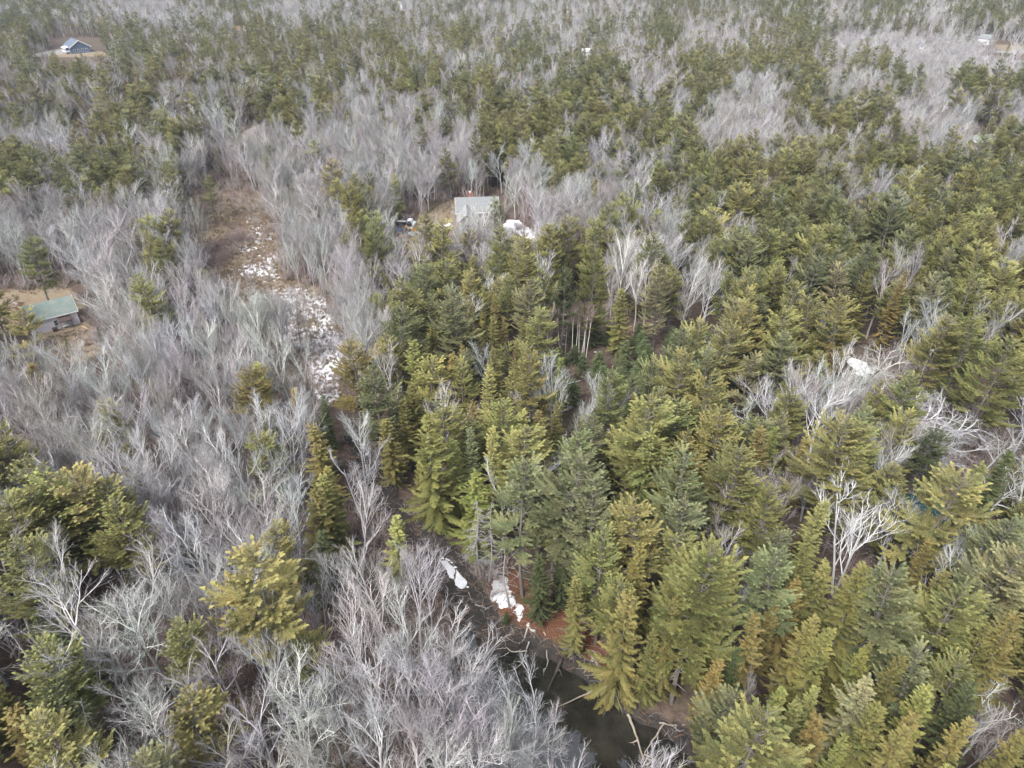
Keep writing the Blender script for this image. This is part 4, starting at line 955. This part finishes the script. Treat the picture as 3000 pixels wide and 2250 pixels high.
def rock(b):
    random.seed(3)
    for k in range(5):
        cx, cy_, r = random.uniform(-.6, .6), random.uniform(-.4, .4), random.uniform(.15, .3)
        b.tube([(cx, cy_, 0), (cx, cy_, r * .7), (cx + .03, cy_, r)], [r, r * .8, r * .3], 7)
small('stone_heap', 'small heap of pale stones on the lawn near the cabin', 'stones', x, y, 0, rock, M_CONC)
# grey-roofed house with a front wing
M_WEATHERED = solid('weathered_siding', (.20, .195, .19), .9, .1, 4)
gh = house('house', 'weathered grey house with pale metal roof and red chimney beside the sloping brown lawn', -15.2, 189.0, .08, 11.5, 8, 3.4, 6.2, M_WEATHERED, M_GREYROOF, chim=(3.6, 4.4, 7.3),
           windows=[('l', 1.5, 1.0, .9, 1.3), ('f', 7.5, 1.0, 1.1, 1.2)])
b = MB(); b.prism([(.2, -.3), (5.2, -.3), (5.2, 2.9), (2.7, 5.0), (.2, 2.9)], -6.5, -.01, axis='y'); link('wing_wall', up_fix(b.mesh('wing_wall')), gh, M_WEATHERED)
b = MB()
for a, c in ((-.1, 2.7), (5.5, 2.7)): b.prism([(a, 2.66), (c, 5.03), (c, 5.2), (a, 2.83)], -6.9, 1.5, axis='y')
link('wing_roof', up_fix(b.mesh('wing_roof')), gh, solid('grey_shingles', (.23, .23, .24), .8, .1, 3))
b = MB()
for a in (.8, 2.2, 3.6): b.box(a, a + 1.0, -6.58, -6.51, .9, 2.2)
link('window', b.mesh('window'), gh, M_GLASS)
# blue house far off
# local frame: x runs back along the ridge from the front gable; gable faces the camera and to the right
ga = math.atan2(.75, -.66)
bh = thing('house', 'slate-blue house with white trim and grey-blue roof at the head of the gravel drive', 'house', (-276.5, 498.0, float(ground_z(-276, 499))), ga)
b = MB(); b.prism([(-6, -.5), (6, -.5), (6, 3.6), (0, 7.3), (-6, 3.6)], 0, 15); link('wall', up_fix(b.mesh('wall')), bh, M_BLUEWALL)
b = MB()
for s_ in (1, -1): b.prism([(s_ * 6.5, 3.33), (0, 7.34), (0, 7.55), (s_ * 6.5, 3.54)][::s_], -.6, 15.6)
link('roof', up_fix(b.mesh('roof')), bh, M_DARKROOF)
b = MB()
for s_ in (1, -1): b.prism([(s_ * 6.6, 3.0), (0, 7.05), (0, 7.62), (s_ * 6.6, 3.6)][::s_], -.75, -.61)
link('gable_trim', up_fix(b.mesh('gable_trim')), bh, M_WHITE)
for yy in (-3.6, -1.2, 1.2, 3.6):
    b = MB(); b.box(-.1, -.01, yy - .6, yy + .6, .7, 2.5); w_ = link('window', b.mesh('window'), bh, M_WHITE)
    b = MB(); b.box(-.14, -.103, yy - .42, yy + .42, .9, 2.3); link('pane', b.mesh('pane'), w_, M_GLASS)
b = MB(); b.box(2, 10, 6.01, 8.5, .7, .9); b.box(1.9, 2.05, 6.01, 8.6, .9, 1.9); b.box(2.06, 10, 8.5, 8.6, .91, 1.9)
for xx in (2.1, 6, 9.8): b.box(xx, xx + .2, 8.25, 8.45, 0, 3.2)
b.prism([(6.01, 3.6), (8.8, 3.1), (8.8, 3.3), (6.01, 3.85)], 1.8, 10.2); link('porch', up_fix(b.mesh('porch')), bh, M_WHITE)
def car(x, y, ang, label, m, L=4.4, van=False):
    t = thing('parked_car', label, 'car', (x, y, float(ground_z(x, y))), ang, 'cars parked by the blue house')
    b = MB(); h = 1.95 if van else 1.42
    p = [(0, .3), (L, .3), (L, .85), (L * .93, .95), (L * .78, h if van else .98), (L * .66, h), (L * .22, h), (L * .06, 1.0 if not van else h * .95), (0, .85)]
    b.prism(p, -.88, .88, axis='y'); link('body', up_fix(b.mesh('body')), t, m)
    b = MB(); b.box(L * .28, L * .64, -.90, -.885, 1.0, h - .12); b.box(L * .28, L * .64, .885, .90, 1.0, h - .12); link('side_window', b.mesh('side_window'), t, M_GLASS)
    for xx in (L * .2, L * .8):
        for yy in (-.78, .78):
            b = MB(); b.tube([(xx, yy - .12, .33), (xx, yy + .12, .33)], [.33, .33], 12); link('wheel', b.mesh('wheel'), t, M_TYRE)
x, y = at(137, 105); car(x, y, .3, 'small white car parked on the gravel before the blue house', M_WPAINT)
x, y = at(148, 102); car(x, y, 1.2, 'white van parked close against the blue house', M_WPAINT, 5.0, True)
# white farmhouse across the thicket
wh = thing('house', 'white farmhouse with grey roof standing alone beyond the sapling thicket', 'house', (327.0, 533.0, float(ground_z(327, 533))), math.atan2(.8, -.5))
b = MB(); b.prism([(-3.4, -.3), (3.4, -.3), (3.4, 3.4), (0, 5.9), (-3.4, 3.4)], 0, 8); link('wall', up_fix(b.mesh('wall')), wh, M_WHITEWALL)
b = MB()
for s_ in (1, -1): b.prism([(s_ * 3.7, 3.2), (0, 5.93), (0, 6.1), (s_ * 3.7, 3.37)][::s_], -.3, 8.3)
link('roof', up_fix(b.mesh('roof')), wh, M_GREYROOF)
b = MB(); b.prism([(3.41, -.3), (7.5, -.3), (7.5, 2.2), (3.41, 3.0)], 1, 7); link('side_extension', up_fix(b.mesh('side_extension')), wh, M_WHITEWALL)
for yy in (-1.6, 1.6):
    b = MB(); b.box(-.06, -.01, yy - .45, yy + .45, .9, 2.3); link('window', b.mesh('window'), wh, M_GLASS)
# pale roof among the pines, and the teal-roofed house
house('house', 'low house under a flat pale green metal roof hidden among pines', 169.4, 265.5, .28, 11.5, 8, 2.8, 3.9, M_TANWALL, M_PALEROOF, windows=[('f', 2, 1, 1.2, 1), ('f', 7, 1, 1.2, 1)])
th_ = house('house', 'grey house with dark teal roof half hidden under the pine boughs', 52.2, 66.6, math.atan2(1.1, 3.1), 7.5, 6.5, 2.9, 4.6, M_GREYWALL, M_TEALROOF, windows=[('f', 1.0, .9, 1.0, 1.1)], door=('f', 2.6, .9))
b = MB(); b.prism([(-3.4, 1.7), (-.33, 2.3), (-.33, 2.42), (-3.45, 1.82)], 3.6, 7.6); b.box(3.7, 3.82, -3.3, -3.18, 0, 1.7); b.box(7.4, 7.52, -3.3, -3.18, 0, 1.7); link('porch_roof', up_fix(b.mesh('porch_roof')), th_, M_GREYROOF)
for (u, v, L, W_, wh_, rh_, a, mw, mr, lb) in ((115, 37, 9, 6, 3.5, 6, .2, M_WHITEWALL, M_WHITEWALL, 'tiny white house far off in the bluish woods'),
        (252, 33, 4, 4, 4, 7, .8, M_WHITEWALL, M_GREYROOF, 'narrow white gable far beyond the blue house'),
        (869, 24, 6, 6, 5, 8, .8, M_GREYWALL, M_GREYROOF, 'small grey hut standing up from the far treetops'),
        (1258, 121, 8, 5, 2.8, 4.2, .1, M_WHITEWALL, M_WHITEWALL, 'long white mobile home behind the row of straight pines'),
        (505, 73, 9, 5, 2.6, 5, .1, M_TANWALL, M_TANWALL, 'tan hut on a pale patch of cleared ground in the far woods')):
    x, y = at(u, v); house('house', lb, x, y, a, L, W_, wh_, rh_, mw, mr, windows=[('f', 1, 1, 1.2, 1.3)])
# work yard by the grey-roofed house
tx_, ty_ = at(857, 489)
tk = thing('dump_truck', 'black dump truck with a white cab parked at the wood edge', 'truck', (tx_, ty_, float(ground_z(tx_, ty_))), -.12)
b = MB(); b.box(0, 5.2, -.45, .45, .55, .8); link('chassis', b.mesh('chassis'), tk, M_BLACK)
b = MB(); b.box(0, 3.1, -1.05, 1.05, .82, .95); b.box(0, .08, -1.05, 1.05, .953, 1.75); b.box(3.02, 3.1, -1.05, 1.05, .953, 1.95); b.box(.083, 3.017, -1.05, -.97, .953, 1.75); b.box(.083, 3.017, .97, 1.05, .953, 1.75); link('dump_bed', b.mesh('dump_bed'), tk, M_BLACK)
b = MB(); b.box(.1, 3.0, -.96, .96, .96, 1.5); link('load', b.mesh('load'), tk, M_CONC)
b = MB(); b.prism([(3.25, .7), (5.3, .7), (5.3, 1.35), (4.75, 1.5), (4.45, 2.15), (3.25, 2.2)], -.95, .95, axis='y'); cab_ = link('cab', up_fix(b.mesh('cab')), tk, M_WPAINT)
b = MB(); b.box(3.45, 4.35, -.965, -.953, 1.45, 2.0); b.box(3.45, 4.35, .953, .965, 1.45, 2.0); link('cab_window', b.mesh('cab_window'), cab_, M_GLASS)
for xx in (.9, 4.5):
    for yy in (-.85, .85):
        b = MB(); b.tube([(xx, yy - .15, .42), (xx, yy + .15, .42)], [.42, .42], 14); w_ = link('wheel', b.mesh('wheel'), tk, M_TYRE)
        b = MB(); b.tube([(xx, yy - .17, .42), (xx, yy + .17, .42)], [.2, .2], 10); link('rim', b.mesh('rim'), w_, M_STEEL)
tx_, ty_ = at(877, 496)
sk = thing('skid_steer', 'yellow skid-steer loader standing in front of the dump truck', 'loader', (tx_, ty_, float(ground_z(tx_, ty_))), -.35)
b = MB(); b.prism([(0, .35), (2.1, .35), (2.1, .9), (1.5, 1.15), (.1, 1.3)], -.5, .5, axis='y'); link('body', up_fix(b.mesh('body')), sk, M_WPAINT)
b = MB(); b.box(.6, 1.7, -.45, .45, 1.16, 2.0); link('cab', b.mesh('cab'), sk, M_GLASS)
for yy in (-.62, .55):
    b = MB(); b.prism([(.0, 1.2), (.3, 1.5), (2.2, .75), (2.7, .3), (2.5, .2), (2.0, .6), (.3, 1.15)], yy, yy + .1, axis='y'); link('lift_arm', up_fix(b.mesh('lift_arm')), sk, M_YELLOW)
b = MB(); b.prism([(2.62, .05), (3.3, .05), (3.3, .12), (2.7, .15), (2.72, .7), (2.62, .7)], -.85, .85, axis='y'); link('bucket', up_fix(b.mesh('bucket')), sk, M_YELLOW)
for xx in (.45, 1.6):
    for yy in (-.66, .66):
        b = MB(); b.tube([(xx, yy - .13, .36), (xx, yy + .13, .36)], [.36, .36], 12); link('wheel', b.mesh('wheel'), sk, M_TYRE)
x, y = at(863, 500); small('barrel', 'bright blue plastic barrel by the work yard', 'barrel', x, y, 0, lambda b: b.tube([(0, 0, 0), (0, 0, .1), (0, 0, .45), (0, 0, .8), (0, 0, .9)], [.42, .5, .54, .5, .42], 14), M_BLUE)
x, y = at(891, 508); small('covered_boat', 'small upturned white boat hull on the dirt of the work yard', 'boat', x, y, .05, lambda b: b.tube([(-1.6, 0, .2), (-1.2, 0, .3), (0, 0, .35), (1.2, 0, .3), (1.8, 0, .12)], [.1, .45, .62, .45, .05], 12), M_WPAINT)
def woodheap(b):
    random.seed(8)
    for k in range(60):
        px, py = random.gauss(0, .7), random.gauss(0, .45); pz = max(.08, .7 - math.hypot(px, py) * .5) * random.random() + .08; a = random.uniform(0, 3.1); l = .22
        b.tube([(px - math.cos(a) * l, py - math.sin(a) * l, pz), (px + math.cos(a) * l, py + math.sin(a) * l, pz + .03)], [.09, .09], 5)
x, y = at(871, 512); small('firewood_heap', 'loose heap of pale split firewood near the work yard', 'firewood', x, y, 0, woodheap, M_FIRE)
x, y = at(888, 524); house('shed', 'low open shed with a pale flat roof among bare trees', x, y, .1, 4.6, 2.6, 1.9, 2.2, M_WOOD, M_GREYROOF, 'shed', trim=False, over=.2)

# ------------------------------------------------------------------ snow slabs, fallen wood and brush piles in the stream
def slab(pts, label, z=-.86, th=.16, group=None):
    P = [at(663.6 + a * .2, 1032.3 + b_ * .2, z) for a, b_ in pts]; random.seed(len(pts))
    Q = []
    for i in range(len(P)):                       # ragged melting edge
        p, q = P[i], P[(i + 1) % len(P)]; n = max(2, int(math.dist(p, q) / .35))
        for k in range(n):
            f = k / n; Q.append((p[0] + (q[0] - p[0]) * f + random.gauss(0, .06), p[1] + (q[1] - p[1]) * f + random.gauss(0, .06)))
    cx = sum(p[0] for p in Q) / len(Q); cy_ = sum(p[1] for p in Q) / len(Q); n = len(Q)
    me = bpy.data.meshes.new('snow_slab'); V = []
    for s_, zz in ((1.0, 0), (1.0, th * .5), (.93, th), (.6, th * 1.25)): V += [((p[0] - cx) * s_, (p[1] - cy_) * s_, zz + (random.gauss(0, .012) if zz else 0)) for p in Q]
    V.append((0, 0, th * 1.3)); F = []
    for l in range(3): F += [(l * n + i, l * n + (i + 1) % n, (l + 1) * n + (i + 1) % n, (l + 1) * n + i) for i in range(n)]
    F += [(3 * n + i, 3 * n + (i + 1) % n, 4 * n) for i in range(n)]
    me.from_pydata(V, [], F); up_fix(me); o = link('snow_slab', me, None, M_SNOW); o.location = (cx, cy_, z); return tag(o, label, 'snow', group, kind='thing')
GS = 'snow slabs melting in the stream bed'
slab([(1425, 905), (1500, 895), (1560, 950), (1598, 1005), (1588, 1110), (1540, 1080), (1510, 1000), (1460, 950)], 'long white snow slab in the stream bed, upper half of the broken pair', group=GS)
slab([(1606, 1000), (1650, 1050), (1720, 1100), (1730, 1150), (1690, 1205), (1640, 1200), (1604, 1160), (1597, 1110)], 'rounded white snow slab just below the long one in the stream bed', group=GS)
for (cx, cy_, r, lb) in ((1545, 852, 26, 'largest loose snow cake above the long slab'), (1465, 873, 13, 'small snow cake off the upstream tip of the long slab'), (1507, 884, 11, 'tiny snow cake nearest above the long slab'),
                         (1531, 896, 14, 'snow cake wedged between the largest cake and the long slab'), (1563, 920, 12, 'oval snow cake beside the shoulder of the long slab'), (1612, 925, 15, 'snow cake farthest out from the long slab toward the rusty bank'),
                         (1601, 972, 13, 'snow cake touching the crack between the two slabs'), (1735, 1187, 12, 'lone snow cake below the rounded slab')):
    random.seed(int(cx)); slab([(cx + r * 1.2 * math.cos(a) * random.uniform(.8, 1.2), cy_ + r * .8 * math.sin(a) * random.uniform(.8, 1.2)) for a in (0, 1.05, 2.1, 3.14, 4.2, 5.25)], lb, group=GS)
M_SILVER = solid('silvered_wood', (.34, .32, .29), .85, .15, 3); M_WETLOG = solid('wet_dark_log', (.06, .052, .047), .8, .2, 3); M_PALELOG = solid('pale_stripped_log', (.27, .235, .195), .85, .18, 3)
def pt(u, v, z): x, y = at(u, v, z); return Vector((x, y, z))
def A1(*p): return [pt(958.6 + a * .17777, 1216.7 + b_ * .17777, z) for a, b_, z in p]
def A2(*p): return [pt(1290.4 + a / 7.5, 1437.8 + b_ / 7.5, z) for a, b_, z in p]
def fallen(name, label, cat, main, rad, m, branches=(), twigs=0, group=None, seed=1):
    random.seed(seed); b = MB()
    def jit(P, r):
        Q = []
        for i in range(len(P) - 1):
            for k in range(3):
                q = P[i].lerp(P[i + 1], k / 3); Q.append(q + (rv(.04) if Q else Vector()))
        Q.append(P[-1]); n = len(Q) - 1
        return Q, [r * (1 - .75 * i / n) for i in range(n + 1)]
    Q, Rr = jit(main, rad); o0 = Q[0].copy(); sub = lambda L: [q - o0 for q in L]
    b.tube(sub(Q), Rr, 7); o = link(name, b.mesh(name), None, m); o.location = o0; tag(o, label, cat, group)
    tb = []
    for P in branches:
        b = MB(); Q2, R2 = jit(P, rad * .6); b.tube(sub(Q2), R2, 5)
        for _ in range(twigs):
            s_ = random.choice(Q2[len(Q2) // 3:]) - o0; e = s_ + rv(.45) + Vector((0, 0, .05)); b.tube([s_, e], [.018, .006], 3)
        link('branch', b.mesh('branch'), o, m)
    return o
fallen('fallen_branch', 'forked silver branch reaching over the mud to the pool', 'branch', A1((1035, 955, -.2), (1000, 1060, -.4), (920, 1075, -.5), (830, 1080, -.6), (760, 1025, -.6), (690, 1040, -.7), (600, 1045, -.8)), .10, M_SILVER,
       [A1((1005, 1050, -.4), (985, 1140, -.6), (965, 1165, -.6), (960, 1200, -.8), (855, 1190, -.8), (850, 1290, -.9)), A1((960, 1200, -.8), (870, 1290, -.9), (770, 1320, -1.0)), A1((790, 1085, -.6), (730, 1120, -.8), (650, 1150, -.9))], 4)
fallen('fallen_branch', 'single pale crooked branch hanging straight down from the rusty bank', 'branch', A1((1215, 835, 0), (1250, 930, -.5), (1250, 1140, -.8), (1267, 1190, -.85), (1250, 1250, -.9), (1205, 1310, -1.0)), .09, M_SILVER, [A1((1235, 1280, -.95), (1215, 1340, -1.0))], 3)
fallen('stump', 'small bleached stump with a bent root at the tip of the bank', 'stump', A1((1110, 835, .1), (1060, 800, .1), (1025, 768, .2)), .2, M_SILVER, [A1((1020, 780, .1), (990, 870, -.5), (985, 912, -.7), (915, 975, -.8))], 3)
fallen('log', 'thin dark log lying flat on the mud under the bleached stump', 'log', A1((1115, 850, -.6), (930, 852, -.7), (745, 875, -.75)), .07, M_PALELOG)
fallen('log', 'dark wet log sloping from the mud bank into the pool', 'log', A1((1445, 1125, -.5), (1380, 1290, -.8), (1330, 1400, -.95), (1255, 1555, -1.1)), .24, M_WETLOG, [A1((1400, 1290, -.7), (1440, 1370, -.8))])
fallen('log', 'long pale stripped log leaning out over the dark pool', 'log', [pt(1305, 1476, -.3), pt(1270, 1497, -.7), pt(1204, 1527, -1.0)], .17, M_PALELOG, [[pt(1299, 1487, -.6), pt(1285, 1501, -.8)]])
fallen('stump', 'upturned grey stump with fanned roots on the muddy shore', 'stump', A1((1905, 1305, -.3), (1860, 1200, -.2), (1820, 1120, .1)), .28, M_DEAD, [A1((1820, 1130, 0), (1780, 1230, -.5), (1700, 1330, -.8)), A1((1820, 1130, 0), (1815, 1260, -.6), (1805, 1400, -.9)), A1((1815, 1120, 0), (1740, 1190, -.6)), A1((1820, 1150, 0), (1790, 1290, -.7), (1750, 1400, -.9))], 3)
fallen('log', 'straight grey log running from the spruce down the pool edge', 'log', A2((490, 790, -.5), (570, 950, -.7), (640, 1180, -.8), (740, 1500, -.9), (790, 1760, -1.0)), .17, M_PALELOG, [A2((640, 1215, -.8), (530, 1250, -.9)), A2((1075, 945, -.5), (940, 1160, -.7), (820, 1310, -.8), (720, 1530, -.9)), A2((760, 1440, -.8), (960, 1520, -.8)), A2((785, 1500, -.8), (930, 1530, -.7), (1060, 1585, -.8)), A2((780, 1615, -.9), (850, 1575, -.8), (945, 1570, -.9))], 3)
fallen('log', 'slender pale log lying level along the far muddy shore', 'log', A2((1000, 925, -.4), (1200, 960, -.5), (1400, 970, -.5), (1740, 960, -.4)), .09, M_PALELOG, [A2((1270, 970, -.5), (1275, 1100, -.8)), A2((1450, 970, -.5), (1470, 1080, -.7), (1440, 1180, -.8))], 4)
jam = [((340, 470), (700, 500)), ((420, 520), (700, 525)), ((560, 490), (700, 492)), ((380, 500), (560, 560)), ((445, 370), (440, 470)), ((480, 440), (470, 560)), ((620, 500), (540, 590)), ((300, 350), (350, 470)), ((360, 440), (600, 520)), ((500, 560), (610, 510))]
for k, (p, q) in enumerate(jam):
    zz = -.75 + .06 * k
    fallen('log', ['longest log of the log jam across the stream', 'log jam timber nearest the pool', 'orange-brown split log at the bank end of the log jam', 'log slanting under the log jam', 'upright pale stick at the top of the log jam', 'crooked stick standing across the log jam',
                   'short log angled off the bank end of the log jam', 'log at the upstream corner of the log jam', 'log lying diagonally over the log jam', 'short log crossing the lower side of the log jam'][k], 'log', A1((*p, zz), (*q, zz + .1)), .11 if k < 4 else .06, (M_WETLOG, M_DEAD, M_FIRE)[2 if k == 2 else k % 2], group='logs of the log jam', seed=k)
def lump(seed, rx, ry, h):
    random.seed(seed); me = bpy.data.meshes.new('snow_pile'); V = [(0, 0, h)]; F = []; n = 22; rings = 6
    for r in range(1, rings + 1):
        for k in range(n):
            a = 6.2832 * k / n; q = r / rings; w_ = 1 + .16 * math.sin(a * 3 + seed) + .1 * math.sin(a * 5 + 2 * seed)
            V.append((rx * q * w_ * math.cos(a), ry * q * w_ * math.sin(a), h * (1 - q ** 2) ** .8 * random.uniform(.8, 1.12) - (.1 if r == rings else 0)))
    for k in range(n): F.append((0, 1 + k, 1 + (k + 1) % n))
    for r in range(rings - 1):
        for k in range(n): a = 1 + r * n + k; b_ = 1 + r * n + (k + 1) % n; F.append((a, a + n, b_ + n, b_))
    me.from_pydata(V, [], F); return up_fix(me)
for (u, v, rx, ry, h, lb) in ((1106, 492, 2.6, 2.2, 1.5, 'tall white snow heap past the pine by the grey-roofed house'), (1132, 503, 2.2, 1.2, .7, 'low snow heap trailing away from the taller one'), (967, 486, 1.2, .8, .6, 'small snow heap at the foot of the brown lawn')):
    x, y = at(u, v); o = link('snow_pile', lump(int(u), rx, ry, h), None, M_SNOW); o.location = (x, y, float(ground_z(x, y))); tag(o, lb, 'snow', 'snow heaps near the grey-roofed house')
# tan shrub, and a few low shrubs on the bank
M_TAN = solid('dry_tan_twigs', (.36, .27, .20), .9, .15, 2)
random.seed(4); c = MB()
for k in range(16):
    s_ = shrub(900 + k, 2.2, 16); ox, oy = random.gauss(0, 1.2), random.gauss(0, .8); n = len(c.v)
    c.v += [(v_[0] + ox, v_[1] + oy, v_[2] * (1 - .12 * abs(ox))) for v_ in s_.v]; c.a += s_.a; c.f += [tuple(i + n for i in f) for f in s_.f]; c.m += s_.m
o = link('shrub', c.mesh('shrub'), None, M_TAN); x, y = at(1385, 724); o.location = (x, y, 0); o.scale = (1.15, 1.1, 1.1); tag(o, 'dense rounded tan shrub between the white birches and dark young firs', 'shrub')
for (u, v, s_, lb, m_) in ((520, 520, 1.4, 'greyish leafless shrub on the wet edge of the snow meadow', M_BTWIG), (1240, 815, 1.0, 'small bare shrub in the gap of the young firs', M_TAN), (2140, 1195, 1.0, 'pale rounded shrub behind the teal-roofed house', M_TAN)):
    o = link('shrub', c.mesh('shrub'), None, m_); x, y = at(u, v); o.location = (x, y, float(ground_z(x, y))); o.scale = (s_,) * 3; tag(o, lb, 'shrub')

# ------------------------------------------------------------------ air
hm = bpy.data.materials.new('haze_air'); hm.use_nodes = True; t = hm.node_tree; t.nodes.clear()
o_ = t.nodes.new('ShaderNodeOutputMaterial'); pv_ = t.nodes.new('ShaderNodeVolumePrincipled'); pv_.inputs['Color'].default_value = (.66, .79, 1.0, 1); pv_.inputs['Density'].default_value = .00011; pv_.inputs['Anisotropy'].default_value = .2
t.links.new(pv_.outputs[0], o_.inputs['Volume'])
b = MB(); b.box(-6100, 6100, -420, 9300, -12, 76); hz = link('haze', up_fix(b.mesh('haze')), None, hm); tag(hz, 'faint bluish haze over the far woods', 'haze', kind='stuff')
